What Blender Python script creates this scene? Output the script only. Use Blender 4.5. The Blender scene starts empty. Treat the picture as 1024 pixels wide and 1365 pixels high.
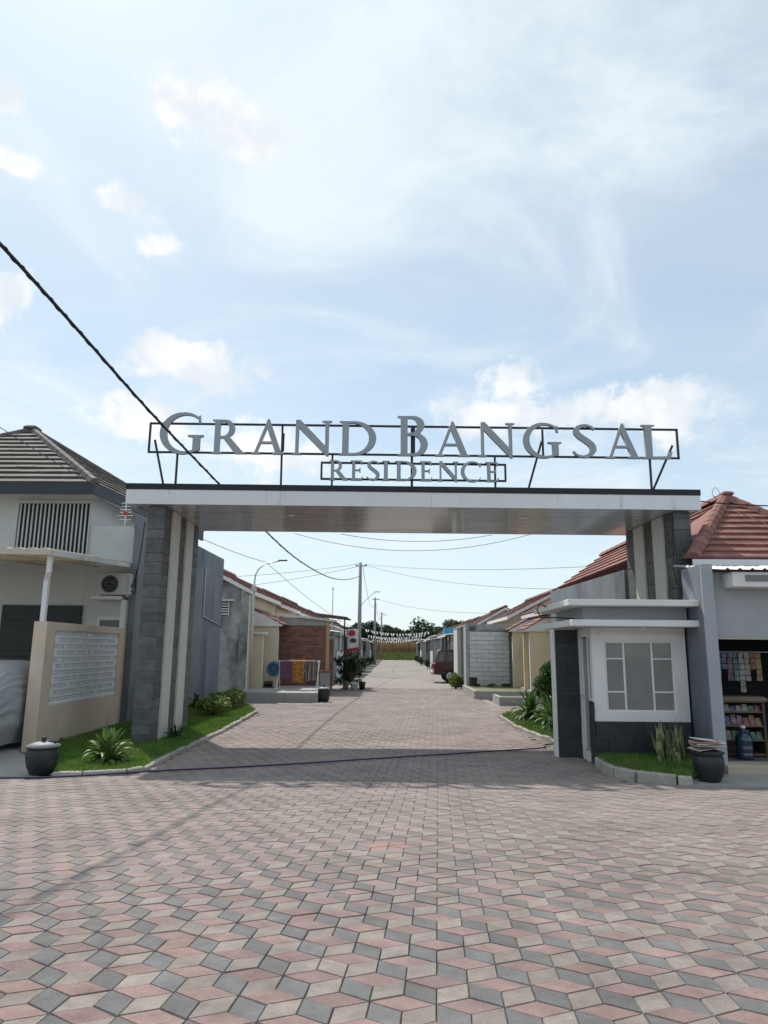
import bpy, math, random
from mathutils import Vector, Matrix
random.seed(7)
R = math.radians
sc = bpy.context.scene
COL = sc.collection

# ---------------------------------------------------------------- camera
PITCH = math.atan((865 - 682.5) / 930.0); YAW = R(.92); ROLL = R(.5)
fw = Vector((-math.sin(YAW) * math.cos(PITCH), math.cos(YAW) * math.cos(PITCH), math.sin(PITCH)))
r0 = Vector((math.cos(YAW), math.sin(YAW), 0)); u0 = r0.cross(fw)
rr = r0 * math.cos(ROLL) + u0 * math.sin(ROLL); uu = u0 * math.cos(ROLL) - r0 * math.sin(ROLL)
cd = bpy.data.cameras.new('camera'); cam = bpy.data.objects.new('camera', cd); COL.objects.link(cam)
m = Matrix.Identity(4)
for i, v in enumerate((rr, uu, -fw)):
    for k in range(3): m[k][i] = v[k]
m[2][3] = 1.65
cam.matrix_world = m
cd.sensor_fit = 'VERTICAL'; cd.sensor_height = 36; cd.sensor_width = 27
cd.lens = 930 / 1365 * 36; cd.clip_end = 3000; cd.clip_start = .05
sc.camera = cam

# ---------------------------------------------------------------- world, sun, exposure
SUN_EL = R(53); SUN_AZ = R(-29)          # azimuth from +y towards +x
w = bpy.data.worlds.new('World'); sc.world = w; w.use_nodes = True
nt = w.node_tree; N = nt.nodes; LK = nt.links; N.clear()
def nd(t, **k):
    n = N.new(t)
    for a, b in k.items(): setattr(n, a, b)
    return n
def mth(op, a, b=None, c=None, clamp=False):
    n = nd('ShaderNodeMath', operation=op, use_clamp=clamp)
    for i, v in enumerate((a, b, c)):
        if v is None: continue
        if isinstance(v, (int, float)): n.inputs[i].default_value = v
        else: LK.new(v, n.inputs[i])
    return n.outputs[0]
def sstep(v, a, b):
    n = nd('ShaderNodeMapRange', interpolation_type='SMOOTHSTEP')
    LK.new(v, n.inputs[0]); n.inputs[1].default_value = a; n.inputs[2].default_value = b
    return n.outputs[0]
def wmix(f, a, b):
    n = nd('ShaderNodeMix', data_type='RGBA')
    LK.new(f, n.inputs[0])
    for i, v in ((6, a), (7, b)):
        if isinstance(v, tuple): n.inputs[i].default_value = (*v, 1)
        else: LK.new(v, n.inputs[i])
    return n.outputs[2]
sky = nd('ShaderNodeTexSky', sky_type='NISHITA'); sky.sun_disc = False
sky.sun_elevation = SUN_EL; sky.sun_rotation = SUN_AZ; sky.air_density = 1.0; sky.dust_density = .6; sky.ozone_density = 1.5; sky.altitude = 0
geo = nd('ShaderNodeNewGeometry')
vneg = nd('ShaderNodeVectorMath', operation='SCALE'); LK.new(geo.outputs['Incoming'], vneg.inputs[0]); vneg.inputs['Scale'].default_value = -1
DIR = vneg.outputs[0]
sep = nd('ShaderNodeSeparateXYZ'); LK.new(DIR, sep.inputs[0])
zz = sep.outputs[2]
# thin high veil: noise on a flat layer above
zp = mth('ADD', mth('MAXIMUM', zz, 0.0), .12)
cmb = nd('ShaderNodeCombineXYZ')
LK.new(mth('DIVIDE', sep.outputs[0], zp), cmb.inputs[0]); LK.new(mth('DIVIDE', sep.outputs[1], zp), cmb.inputs[1])
def noise(vec, scale, detail=6, rough=.55, dist=0., off=0.):
    n = nd('ShaderNodeTexNoise'); n.inputs['Scale'].default_value = scale; n.inputs['Detail'].default_value = detail
    n.inputs['Roughness'].default_value = rough; n.inputs['Distortion'].default_value = dist
    a = nd('ShaderNodeVectorMath', operation='ADD'); LK.new(vec, a.inputs[0]); a.inputs[1].default_value = (off, off * .7, off * .3)
    LK.new(a.outputs[0], n.inputs['Vector'])
    return n.outputs['Fac']
veil = sstep(noise(cmb.outputs[0], 1.5, 7, .58, .9, 3.1), .40, .76)
veil2 = sstep(noise(cmb.outputs[0], .55, 4, .5, .4, 9.7), .35, .7)
VEIL_F = mth('ADD', mth('MULTIPLY', veil, .60), mth('ADD', mth('MULTIPLY', veil2, .22), .38), clamp=True)
# cumulus heads: one mask for each cloud, broken up by noise
puff = noise(DIR, 17, 8, .6, .15, 1.3)
fine = noise(DIR, 55, 5, .6, .1, 4.2)
puffs = mth('ADD', mth('MULTIPLY', puff, .8), mth('MULTIPLY', fine, .2))
def cdir(px, py):
    v = fw * 930 + rr * (px - 512) - uu * (py - 682.5); v.normalize(); return v
CL = [(265, 135, .060, .045), (325, 180, .052, .030), (20, 218, .045, .018), (168, 268, .040, .026), (215, 328, .030, .016), (8, 395, .03, .04),
      (245, 478, .105, .036), (300, 500, .075, .028), (190, 555, .080, .036), (340, 600, .13, .05), (680, 515, .055, .046), (665, 555, .10, .045), (720, 560, .08, .03),
      (855, 540, .095, .038), (890, 560, .10, .035), (1150, 560, .10, .035), (-150, 520, .12, .05), (5, 130, .03, .02), (-300, 300, .1, .04), (1350, 380, .1, .04)]
cl = None
for px, py, sa, sb in CL:
    d = cdir(px, py); a = Vector((d.y, -d.x, 0)).normalized(); b = a.cross(d)
    def dot(v, s):
        n = nd('ShaderNodeVectorMath', operation='DOT_PRODUCT'); LK.new(DIR, n.inputs[0]); n.inputs[1].default_value = v / s
        return n.outputs['Value']
    A = dot(a, sa); B = dot(b, sb); B = mth('SUBTRACT', B, (b / sb).dot(d))
    q = mth('SQRT', mth('ADD', mth('MULTIPLY', A, A), mth('MULTIPLY', B, B)))
    f = mth('SUBTRACT', 1.0, q)
    f = mth('MULTIPLY', f, sstep(dot(d, 1), 0, .3)) if False else f
    fr = mth('MULTIPLY', mth('GREATER_THAN', dot(d, 1), .2), mth('ADD', f, 2.0))
    f = mth('SUBTRACT', fr, 2.0)
    cl = f if cl is None else mth('MAXIMUM', cl, f)
cum = mth('ADD', mth('MAXIMUM', cl, -1.2), mth('MULTIPLY', mth('SUBTRACT', puffs, .5), 3.6))
CUM = sstep(cum, .0, .62)
CUM = mth('MULTIPLY', CUM, .85)
shade = sstep(noise(DIR, 13, 5, .55, .2, 2.2), .36, .62)
low = sstep(zz, .42, .0)     # hazy band that whitens toward the horizon
SKYK = .125
sk = nd('ShaderNodeVectorMath', operation='SCALE'); LK.new(sky.outputs[0], sk.inputs[0]); sk.inputs['Scale'].default_value = SKYK
st_ = nd('ShaderNodeVectorMath', operation='MULTIPLY'); LK.new(sk.outputs[0], st_.inputs[0]); st_.inputs[1].default_value = (.92, 1.06, 1.02)
c1 = wmix(VEIL_F, st_.outputs[0], (.83, .92, .97))
c2 = wmix(mth('MULTIPLY', low, .45), c1, (.80, .87, .93))
ccol = wmix(shade, (.80, .85, .90), (1.04, 1.04, 1.03))
c3 = wmix(CUM, c2, ccol)
bg = nd('ShaderNodeBackground'); LK.new(c3, bg.inputs[0]); bg.inputs[1].default_value = 1.0
wo = nd('ShaderNodeOutputWorld'); LK.new(bg.outputs[0], wo.inputs[0])

sl = bpy.data.lights.new('sun', 'SUN'); sun = bpy.data.objects.new('sun', sl); COL.objects.link(sun)
sl.energy = 3.9; sl.angle = R(.9); sl.color = (1, .94, .85)
sd = Vector((math.sin(SUN_AZ) * math.cos(SUN_EL), math.cos(SUN_AZ) * math.cos(SUN_EL), math.sin(SUN_EL)))
sun.rotation_euler = sd.to_track_quat('Z', 'Y').to_euler(); sun.location = (0, 0, 30)
vs = sc.view_settings; vs.view_transform = 'Standard'; vs.look = 'None'; vs.gamma = 1; vs.exposure = 0.06; vs.use_curve_mapping = False
sc.render.resolution_x = 768; sc.render.resolution_y = 1024
sc.cycles.max_bounces = 6; sc.cycles.transparent_max_bounces = 8

# ---------------------------------------------------------------- helpers
MATS = {}
def pm(name, col, rough=.8, var=.12, scale=3., objvar=0., bump=0., bscale=40., spec=.4, metal=0., col2=None, s2=1.5, str2=(1, 1, 1), lo2=.5, hi2=.65,
       world=False, aniso=(1, 1, 1), trans=0., coat=0., rnd_attr=False, dust=None):
    if name in MATS: return MATS[name]
    mt = bpy.data.materials.new(name); mt.use_nodes = True; MATS[name] = mt
    t = mt.node_tree; n = t.nodes; l = t.links
    b = n['Principled BSDF']; b.inputs['Roughness'].default_value = rough; b.inputs['Metallic'].default_value = metal
    b.inputs['Specular IOR Level'].default_value = spec
    if coat: b.inputs['Coat Weight'].default_value = coat; b.inputs['Coat Roughness'].default_value = .1
    def mk(ty, **k):
        x = n.new(ty)
        for a, v in k.items(): setattr(x, a, v)
        return x
    def ma(op, a, c):
        x = mk('ShaderNodeMath', operation=op)
        for i, v in enumerate((a, c)):
            if isinstance(v, (int, float)): x.inputs[i].default_value = v
            else: l.new(v, x.inputs[i])
        return x.outputs[0]
    oi = mk('ShaderNodeObjectInfo')
    rnd = oi.outputs['Random']
    if rnd_attr:
        at = mk('ShaderNodeAttribute', attribute_name='rnd'); rnd = ma('FRACT', ma('ADD', rnd, at.outputs['Fac']), 0)
    if world:
        src = mk('ShaderNodeNewGeometry').outputs['Position']
    else:
        tc = mk('ShaderNodeTexCoord')
        ad = mk('ShaderNodeVectorMath', operation='ADD'); l.new(tc.outputs['Object'], ad.inputs[0])
        cx = mk('ShaderNodeCombineXYZ'); l.new(ma('MULTIPLY', rnd, 37.), cx.inputs[0]); l.new(ma('MULTIPLY', rnd, 91.), cx.inputs[2])
        l.new(cx.outputs[0], ad.inputs[1]); src = ad.outputs[0]
    def nz(s, st, det=5, ro=.6):
        mp = mk('ShaderNodeVectorMath', operation='MULTIPLY'); l.new(src, mp.inputs[0]); mp.inputs[1].default_value = st
        x = mk('ShaderNodeTexNoise'); x.inputs['Scale'].default_value = s; x.inputs['Detail'].default_value = det; x.inputs['Roughness'].default_value = ro
        l.new(mp.outputs[0], x.inputs['Vector']); return x.outputs['Fac']
    def mr(v, a, c, d, e):
        x = mk('ShaderNodeMapRange'); l.new(v, x.inputs[0])
        for i, q in enumerate((a, c, d, e)): x.inputs[i + 1].default_value = q
        return x.outputs[0]
    base = None
    if col2:
        mx = mk('ShaderNodeMix', data_type='RGBA'); l.new(mr(nz(s2, str2), lo2, hi2, 0, 1), mx.inputs[0])
        mx.inputs[6].default_value = (*col, 1); mx.inputs[7].default_value = (*col2, 1); base = mx.outputs[2]
    k = mr(nz(scale, aniso), .25, .75, 1 - var, 1 + var)
    if objvar: k = ma('MULTIPLY', k, mr(rnd, 0, 1, 1 - objvar, 1 + objvar))
    if bump: k = ma('MULTIPLY', k, mr(nz(bscale, (1, 1, 1), 3), .3, .7, 1 - .5 * var, 1 + .5 * var))
    sv = mk('ShaderNodeVectorMath', operation='SCALE')
    if base: l.new(base, sv.inputs[0])
    else: sv.inputs[0].default_value = col
    l.new(k, sv.inputs['Scale']); out = sv.outputs[0]
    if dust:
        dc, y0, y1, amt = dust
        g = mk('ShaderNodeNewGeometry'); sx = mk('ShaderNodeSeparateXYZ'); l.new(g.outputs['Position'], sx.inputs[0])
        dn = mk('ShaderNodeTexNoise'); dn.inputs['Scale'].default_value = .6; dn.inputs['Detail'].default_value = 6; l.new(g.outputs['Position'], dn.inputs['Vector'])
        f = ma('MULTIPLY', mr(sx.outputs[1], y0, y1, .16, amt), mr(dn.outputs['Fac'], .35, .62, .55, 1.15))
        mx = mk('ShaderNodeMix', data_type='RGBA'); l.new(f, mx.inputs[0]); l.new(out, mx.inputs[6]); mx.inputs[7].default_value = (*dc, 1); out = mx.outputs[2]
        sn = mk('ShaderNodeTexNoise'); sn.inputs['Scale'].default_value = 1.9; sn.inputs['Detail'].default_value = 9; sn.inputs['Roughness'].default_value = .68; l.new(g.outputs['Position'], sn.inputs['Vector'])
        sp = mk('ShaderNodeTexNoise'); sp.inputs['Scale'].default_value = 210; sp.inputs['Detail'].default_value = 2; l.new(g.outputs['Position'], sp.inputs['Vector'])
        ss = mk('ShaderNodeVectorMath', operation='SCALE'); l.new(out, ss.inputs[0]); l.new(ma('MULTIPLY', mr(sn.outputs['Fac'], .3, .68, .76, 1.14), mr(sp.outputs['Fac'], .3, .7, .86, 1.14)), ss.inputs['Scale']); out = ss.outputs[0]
    l.new(out, b.inputs['Base Color'])
    if bump:
        bp = mk('ShaderNodeBump'); bp.inputs['Strength'].default_value = bump; bp.inputs['Distance'].default_value = .01
        l.new(nz(bscale, (1, 1, 1), 4), bp.inputs['Height']); l.new(bp.outputs[0], b.inputs['Normal'])
    if trans:
        tr = mk('ShaderNodeBsdfTranslucent'); l.new(out, tr.inputs[0]); ms = mk('ShaderNodeMixShader'); ms.inputs[0].default_value = trans
        l.new(b.outputs[0], ms.inputs[1]); l.new(tr.outputs[0], ms.inputs[2]); l.new(ms.outputs[0], n['Material Output'].inputs[0])
    return mt

class MB:
    def __init__(s): s.v = []; s.f = []
    def add(s, vs, fs):
        o = len(s.v); s.v += [tuple(x) for x in vs]; s.f += [tuple(i + o for i in f) for f in fs]; return s
    def box(s, x0, x1, y0, y1, z0, z1):
        return s.add([(x0, y0, z0), (x1, y0, z0), (x1, y1, z0), (x0, y1, z0), (x0, y0, z1), (x1, y0, z1), (x1, y1, z1), (x0, y1, z1)],
                     [(0, 3, 2, 1), (4, 5, 6, 7), (0, 1, 5, 4), (1, 2, 6, 5), (2, 3, 7, 6), (3, 0, 4, 7)])
    def bbox(s, x0, x1, y0, y1, z0, z1, c=.01):
        """box with chamfered edges"""
        P = []
        for z, i in ((z0, c), (z0 + c, 0), (z1 - c, 0), (z1, c)):
            P += [(x0 + i, y0 + i, z), (x1 - i, y0 + i, z), (x1 - i, y1 - i, z), (x0 + i, y1 - i, z)]
        F = [(3, 2, 1, 0), (12, 13, 14, 15)]
        for r in range(3):
            for k in range(4): F.append((r * 4 + k, r * 4 + (k + 1) % 4, r * 4 + 4 + (k + 1) % 4, r * 4 + 4 + k))
        return s.add(P, F)
    def hexa(s, lo, hi):
        """prism between two polygons with the same number of corners"""
        n = len(lo); F = [tuple(reversed(range(n))), tuple(range(n, 2 * n))]
        for i in range(n): F.append((i, (i + 1) % n, n + (i + 1) % n, n + i))
        return s.add(list(lo) + list(hi), F)
    def prism(s, poly, z0, z1): return s.hexa([(x, y, z0) for x, y in poly], [(x, y, z1) for x, y in poly])
    def tube(s, pts, r, n=8, cap=True):
        pts = [Vector(p) for p in pts]; rs = r if isinstance(r, (list, tuple)) else [r] * len(pts); o = len(s.v); ref = None
        for i, p in enumerate(pts):
            d = (pts[min(i + 1, len(pts) - 1)] - pts[max(i - 1, 0)]).normalized()
            if ref is None or abs(ref.dot(d)) > .95: ref = Vector((0, 0, 1)) if abs(d.z) < .9 else Vector((1, 0, 0))
            a = d.cross(ref).normalized(); b = a.cross(d)
            for k in range(n):
                t = 2 * math.pi * k / n; s.v.append(tuple(p + a * (math.cos(t) * rs[i]) + b * (math.sin(t) * rs[i])))
        for i in range(len(pts) - 1):
            for k in range(n): s.f.append((o + i * n + k, o + i * n + (k + 1) % n, o + (i + 1) * n + (k + 1) % n, o + (i + 1) * n + k))
        if cap: s.f.append(tuple(o + k for k in reversed(range(n)))); s.f.append(tuple(o + (len(pts) - 1) * n + k for k in range(n)))
        return s
    def bar(s, p, q, w, h=None):
        """square bar from p to q"""
        p = Vector(p); q = Vector(q); d = (q - p).normalized(); h = h or w
        ref = Vector((0, 0, 1)) if abs(d.z) < .95 else Vector((0, 1, 0)); a = d.cross(ref).normalized() * (w / 2); b = a.cross(d).normalized() * (h / 2)
        return s.hexa([p + a + b, p - a + b, p - a - b, p + a - b], [q + a + b, q - a + b, q - a - b, q + a - b])
    def lathe(s, prof, n=20, c=(0, 0, 0)):
        o = len(s.v)
        for r, z in prof:
            for k in range(n): t = 2 * math.pi * k / n; s.v.append((c[0] + r * math.cos(t), c[1] + r * math.sin(t), c[2] + z))
        for i in range(len(prof) - 1):
            for k in range(n): s.f.append((o + i * n + k, o + i * n + (k + 1) % n, o + (i + 1) * n + (k + 1) % n, o + (i + 1) * n + k))
        s.f.append(tuple(o + k for k in reversed(range(n)))); s.f.append(tuple(o + (len(prof) - 1) * n + k for k in range(n)))
        return s
    def mesh(s, name, mat, smooth=False):
        me = bpy.data.meshes.new(name); me.from_pydata(s.v, [], s.f); me.update()
        if mat: me.materials.append(mat)
        if smooth: me.polygons.foreach_set('use_smooth', [True] * len(me.polygons))
        return me
    def build(s, name, mat, parent=None, smooth=False, kind=None): return link(name, s.mesh(name, mat, smooth), parent, kind)

def link(name, data, parent=None, kind=None):
    o = bpy.data.objects.new(name, data); COL.objects.link(o)
    if parent: o.parent = parent
    if kind: o['kind'] = kind
    return o
def tag(o, label, cat, group=None):
    o['label'] = label; o['category'] = cat
    if group: o['group'] = group
    return o
def thing(name, label, cat, loc=(0, 0, 0), rz=0, group=None):
    o = link(name, None); o.location = loc; o.rotation_euler = (0, 0, rz); o.empty_display_size = .1; return tag(o, label, cat, group)
def box(name, mat, parent, *a, kind=None): return MB().box(*a).build(name, mat, parent, kind=kind)
def bbx(name, mat, parent, *a, c=.01): return MB().bbox(*a, c).build(name, mat, parent)
def structure(name, mb, mat): return mb.build(name, mat, None, kind='structure')
def catenary(p, q, sag, n=24):
    p = Vector(p); q = Vector(q)
    return [p.lerp(q, i / n) - Vector((0, 0, 4 * sag * (i / n) * (1 - i / n))) for i in range(n + 1)]
def inside(poly, x, y):
    c = False; n = len(poly)
    for i in range(n):
        (a, b), (p, q) = poly[i], poly[i - 1]
        if (b > y) != (q > y) and x < (p - a) * (y - b) / (q - b) + a: c = not c
    return c

# ---------------------------------------------------------------- materials
m_white = pm('white_paint', (.74, .74, .73), .6, .06, 2, col2=(.58, .58, .56), s2=1.2, str2=(1, 1, .35), lo2=.52, hi2=.8)
m_fascia = pm('fascia_white', (.76, .77, .79), .5, .05, 3, col2=(.38, .38, .37), s2=3.2, str2=(1, 1, .25), lo2=.60, hi2=.82)
m_black = pm('black_metal', (.015, .017, .02), .55, .2, 4)
m_soffit = pm('soffit_plank', (.50, .515, .545), .12, .06, 2, objvar=.10, spec=.7, col2=(.42, .41, .41), s2=.9, lo2=.45, hi2=.62)
m_stone = pm('andesite_tile', (.115, .120, .120), .75, .3, 6, objvar=.22, bump=.5, bscale=60)
m_stone_dk = pm('dark_stone_tile', (.032, .037, .042), .55, .3, 5, objvar=.22, bump=.35, bscale=50)
m_strip = pm('cream_strip', (.60, .585, .55), .7, .06, 3)
m_letter = pm('letter_grey', (.30, .325, .35), .38, .05, 3, metal=.35)
m_frame = pm('frame_steel', (.025, .028, .035), .5, .15, 5)
m_blue = pm('blue_grey_wall', (.19, .215, .24), .85, .18, 1.6, bump=.25, bscale=30, col2=(.10, .115, .135), s2=1.1, str2=(1, 1, .3), lo2=.48, hi2=.7)
m_bluelt = pm('pale_grey_wall', (.36, .39, .43), .8, .08, 2)
m_housew = pm('house_white', (.60, .61, .60), .8, .05, 2, col2=(.50, .51, .50), s2=.8, lo2=.5, hi2=.75)
m_greyw = pm('pale_grey_paint', (.38, .40, .42), .8, .08, 2, col2=(.31, .33, .345), s2=1.5, str2=(1, 1, .25), lo2=.5, hi2=.75)
m_beige = pm('beige_wall', (.68, .555, .43), .85, .07, 2, bump=.15, bscale=30, col2=(.56, .455, .355), s2=1.3, str2=(1, 1, .6), lo2=.52, hi2=.72)
m_cream = pm('cream_wall', (.66, .565, .40), .85, .07, 2, col2=(.53, .45, .32), s2=1.2, str2=(1, 1, .4), lo2=.5, hi2=.75)
m_conc = pm('weathered_plaster', (.36, .365, .37), .9, .3, 2.5, bump=.3, bscale=25, col2=(.12, .125, .13), s2=1.1, str2=(1, 1, .5), lo2=.42, hi2=.6)
m_cement = pm('cement', (.34, .335, .32), .9, .16, 3, bump=.25, bscale=40)
m_kerb = pm('kerb_stone', (.36, .34, .31), .9, .2, 5, objvar=.16, bump=.4, bscale=40)
m_brick = pm('red_brick', (.27, .135, .10), .9, .2, 8, objvar=.28, bump=.3, bscale=60)
m_mortar = pm('mortar', (.20, .165, .145), .95, .2, 6)
m_block = pm('aerated_block', (.62, .63, .64), .9, .08, 6, objvar=.08, bump=.2, bscale=60)
m_joint = pm('block_joint', (.20, .20, .20), .95, .2, 6)
m_tgrey = pm('grey_roof_tile', (.125, .113, .106), .8, .2, 4, objvar=.16, bump=.2, bscale=40)
m_tred = pm('red_roof_tile', (.26, .118, .098), .8, .18, 4, objvar=.14, bump=.2, bscale=40)
m_tbrown = pm('brown_roof_tile', (.20, .105, .085), .85, .25, 4, objvar=.2)
m_dkfascia = pm('dark_fascia', (.035, .042, .055), .55, .15, 4)
m_glassdk = pm('dark_glass', (.03, .035, .04), .1, .1, 2, spec=.6)
m_pane = pm('grey_pane', (.20, .205, .20), .06, .12, 2, spec=.6, coat=.5)
def glassy(name, tint, k):
    mt = bpy.data.materials.new(name); mt.use_nodes = True; t = mt.node_tree; n = t.nodes; l = t.links; b = n['Principled BSDF']; b.inputs['Base Color'].default_value = (*tint, 1); b.inputs['Roughness'].default_value = .05; b.inputs['Specular IOR Level'].default_value = .7
    nz = n.new('ShaderNodeTexNoise'); nz.inputs['Scale'].default_value = 2.2; nz.inputs['Detail'].default_value = 6; g = n.new('ShaderNodeNewGeometry'); l.new(g.outputs['Position'], nz.inputs['Vector'])
    mr = n.new('ShaderNodeMapRange'); l.new(nz.outputs['Fac'], mr.inputs[0]); mr.inputs[1].default_value = .3; mr.inputs[2].default_value = .7; mr.inputs[3].default_value = k - .12; mr.inputs[4].default_value = k + .12
    tr = n.new('ShaderNodeBsdfTransparent'); mx = n.new('ShaderNodeMixShader'); l.new(mr.outputs[0], mx.inputs[0]); l.new(tr.outputs[0], mx.inputs[1]); l.new(b.outputs[0], mx.inputs[2]); l.new(mx.outputs[0], n['Material Output'].inputs[0])
    return mt
m_pane = glassy('dusty_glass', (.33, .335, .325), .62)
m_panelight = pm('pale_pane', (.36, .38, .38), .1, .08, 2, spec=.6)
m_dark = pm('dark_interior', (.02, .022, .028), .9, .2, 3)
m_metal = pm('galvanised', (.45, .46, .47), .45, .12, 3, metal=.4)
m_sheet = pm('awning_sheet', (.55, .51, .42), .6, .1, 2, trans=.25)
m_pot = pm('black_plastic', (.022, .027, .03), .42, .15, 6)
m_lid = pm('grey_lid', (.27, .28, .30), .6, .15, 6)
m_cover = pm('silver_cover', (.44, .46, .49), .4, .1, 3, metal=.15)
m_grass = pm('grass', (.12, .225, .036), .8, .45, 4, world=True, trans=.3, col2=(.20, .21, .075), s2=1.6, lo2=.5, hi2=.72)
m_soil = pm('lawn_soil', (.075, .125, .03), .95, .3, 5, world=True)
m_leaf = pm('leaf_green', (.075, .145, .035), .55, .2, 4, objvar=.25, trans=.25)
m_leafy = pm('leaf_yellow_green', (.16, .22, .05), .55, .25, 4, objvar=.2, trans=.25)
m_leafd = pm('leaf_dark', (.030, .070, .022), .6, .3, 3, objvar=.2, trans=.15)
m_snake = pm('snake_leaf', (.30, .31, .16), .5, .3, 9, objvar=.2, col2=(.08, .11, .05), s2=9, lo2=.45, hi2=.55)
m_bark = pm('bark', (.12, .09, .065), .95, .3, 6)
m_pole = pm('concrete_pole', (.27, .275, .28), .85, .12, 3)
m_cable = pm('cable_black', (.012, .012, .014), .6, .1, 3)
m_wire = pm('wire_grey', (.09, .095, .10), .6, .1, 3)
m_hose = pm('blue_hose', (.014, .022, .075), .5, .2, 5)
m_red = pm('car_red', (.065, .010, .014), .3, .1, 3, coat=.5)
m_tyre = pm('tyre', (.015, .015, .016), .8, .1, 3)
m_corn = pm('dry_corn', (.31, .205, .105), .95, .65, 4, world=True, aniso=(1, .3, .12), trans=.2)
m_tarp = pm('blue_tarp', (.05, .30, .48), .6, .15, 4)
DUST = (.30, .252, .228)
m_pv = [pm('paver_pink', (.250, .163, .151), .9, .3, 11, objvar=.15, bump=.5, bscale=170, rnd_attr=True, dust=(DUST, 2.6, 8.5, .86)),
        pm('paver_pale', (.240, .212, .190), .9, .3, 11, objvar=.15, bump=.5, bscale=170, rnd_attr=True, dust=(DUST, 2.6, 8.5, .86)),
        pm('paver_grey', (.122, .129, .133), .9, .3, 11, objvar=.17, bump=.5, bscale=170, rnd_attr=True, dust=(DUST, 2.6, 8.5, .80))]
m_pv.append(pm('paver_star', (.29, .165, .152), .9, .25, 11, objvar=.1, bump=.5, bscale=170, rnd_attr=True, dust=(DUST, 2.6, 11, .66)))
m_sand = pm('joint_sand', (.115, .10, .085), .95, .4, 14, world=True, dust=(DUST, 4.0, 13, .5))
m_road = pm('worn_road', (.285, .255, .232), .9, .16, .8, world=True, aniso=(1, .35, 1), bump=.2, bscale=30, col2=(.225, .205, .19), s2=.35, str2=(1, .4, 1), lo2=.45, hi2=.65)
m_ground = pm('bare_ground', (.20, .19, .12), .95, .3, .3, world=True, col2=(.09, .13, .045), s2=.15, lo2=.42, hi2=.58)

# ================================================================= SETTING
structure('ground', MB().add([(-500, -60, -.06), (500, -60, -.06), (500, 900, -.06), (-500, 900, -.06)], [(0, 1, 2, 3)]), m_ground)
structure('road', MB().add([(-30, 21.8, -.016), (30, 21.8, -.016), (30, 24, -.016), (3.2, 24, -.016), (3.2, 110, -.016), (-2.75, 110, -.016), (-2.75, 24, -.016), (-30, 24, -.016)],
                           [(0, 1, 2, 3, 4, 5, 6, 7)]), m_road)
RAMP = .066
def ramp(y):                       # the forecourt falls gently from the road towards the gate
    if y > 10.0: return 0.
    if y > 9.0: return RAMP * (10.0 - y) ** 2 / 2
    return RAMP * (9.5 - y)
fy = [-12, 0, 4, 8, 9, 9.25, 9.5, 9.75, 10, 21.85]; fv = []
for y in fy: fv += [(-30, y, ramp(y) - .02), (30, y, ramp(y) - .02)]
fore = structure('forecourt', MB().add(fv, [(2 * i, 2 * i + 1, 2 * i + 3, 2 * i + 2) for i in range(len(fy) - 1)]), m_sand)

LAWN_L = [(-4.40, 9.42), (-4.04, 9.50), (-3.55, 9.72), (-3.42, 9.95), (-3.42, 11.5), (-3.43, 14.6), (-3.6, 18.8), (-4.07, 20.4), (-4.93, 22.5), (-5.80, 22.5), (-5.80, 15.4), (-5.70, 11.6), (-4.85, 10.4)]
LAWN_R = [(2.98, 13.15), (2.68, 15.7), (2.66, 18.04), (2.95, 18.9), (3.6, 19.4), (5.3, 19.8), (5.3, 12.7), (3.2, 12.7)]
BED_K = [(3.02, 10.80), (2.96, 10.2), (2.99, 9.85), (3.15, 9.52), (3.55, 9.26), (3.72, 9.22), (3.80, 9.55), (4.35, 9.75), (4.38, 10.80)]

# ---- rhombic pavers in three colours
S = .1345; KY = 1.; TH = R(-3.5); C0 = (-.035, 5.34)
def lat(i, j): return (S * math.sqrt(3) * (i + j * .5), 1.5 * S * j * KY)
def rot(x, y): return (C0[0] + x * math.cos(TH) - y * math.sin(TH), C0[1] + x * math.sin(TH) + y * math.cos(TH))
def rhomb(k, inset):
    a = (0, R(60), R(120))[k]; L = S * math.sqrt(3) / 2 - inset * 2; W = S / 2 - inset * 1.155
    pts = [(L, 0), (0, W), (-L, 0), (0, -W)]
    return [(x * math.cos(a) - y * math.sin(a), (x * math.sin(a) + y * math.cos(a)) * KY) for x, y in pts]
def paver_geo(k):
    o = rhomb(k, .0010); t = rhomb(k, .0038)
    v = [(x, y, -.03) for x, y in o] + [(x, y, -.006) for x, y in o] + [(x, y, 0) for x, y in t]
    f = [(8, 9, 10, 11)]
    for q in range(4): f += [(q, (q + 1) % 4, 4 + (q + 1) % 4, 4 + q), (4 + q, 4 + (q + 1) % 4, 8 + (q + 1) % 4, 8 + q)]
    return v, f
PG = [paver_geo(k) for k in range(3)]
def paved(x, y):
    if y < 1.5 or y > 31: return False
    if y > 21.8: return -2.55 < x < 2.9
    if inside(LAWN_L, x, y) or inside(LAWN_R, x, y) or inside(BED_K, x, y): return False
    if y < 9.0: return abs(x) < min(8.0, .75 * y + 2.2)
    if y < 9.45: return -4.4 < x < 3.4 + (9.45 - y)
    if y < 13: return -3.36 < x < 2.95
    if y < 18.6: return -3.4 < x < 2.62
    return -5.2 < x < 4.6
pav = []
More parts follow.
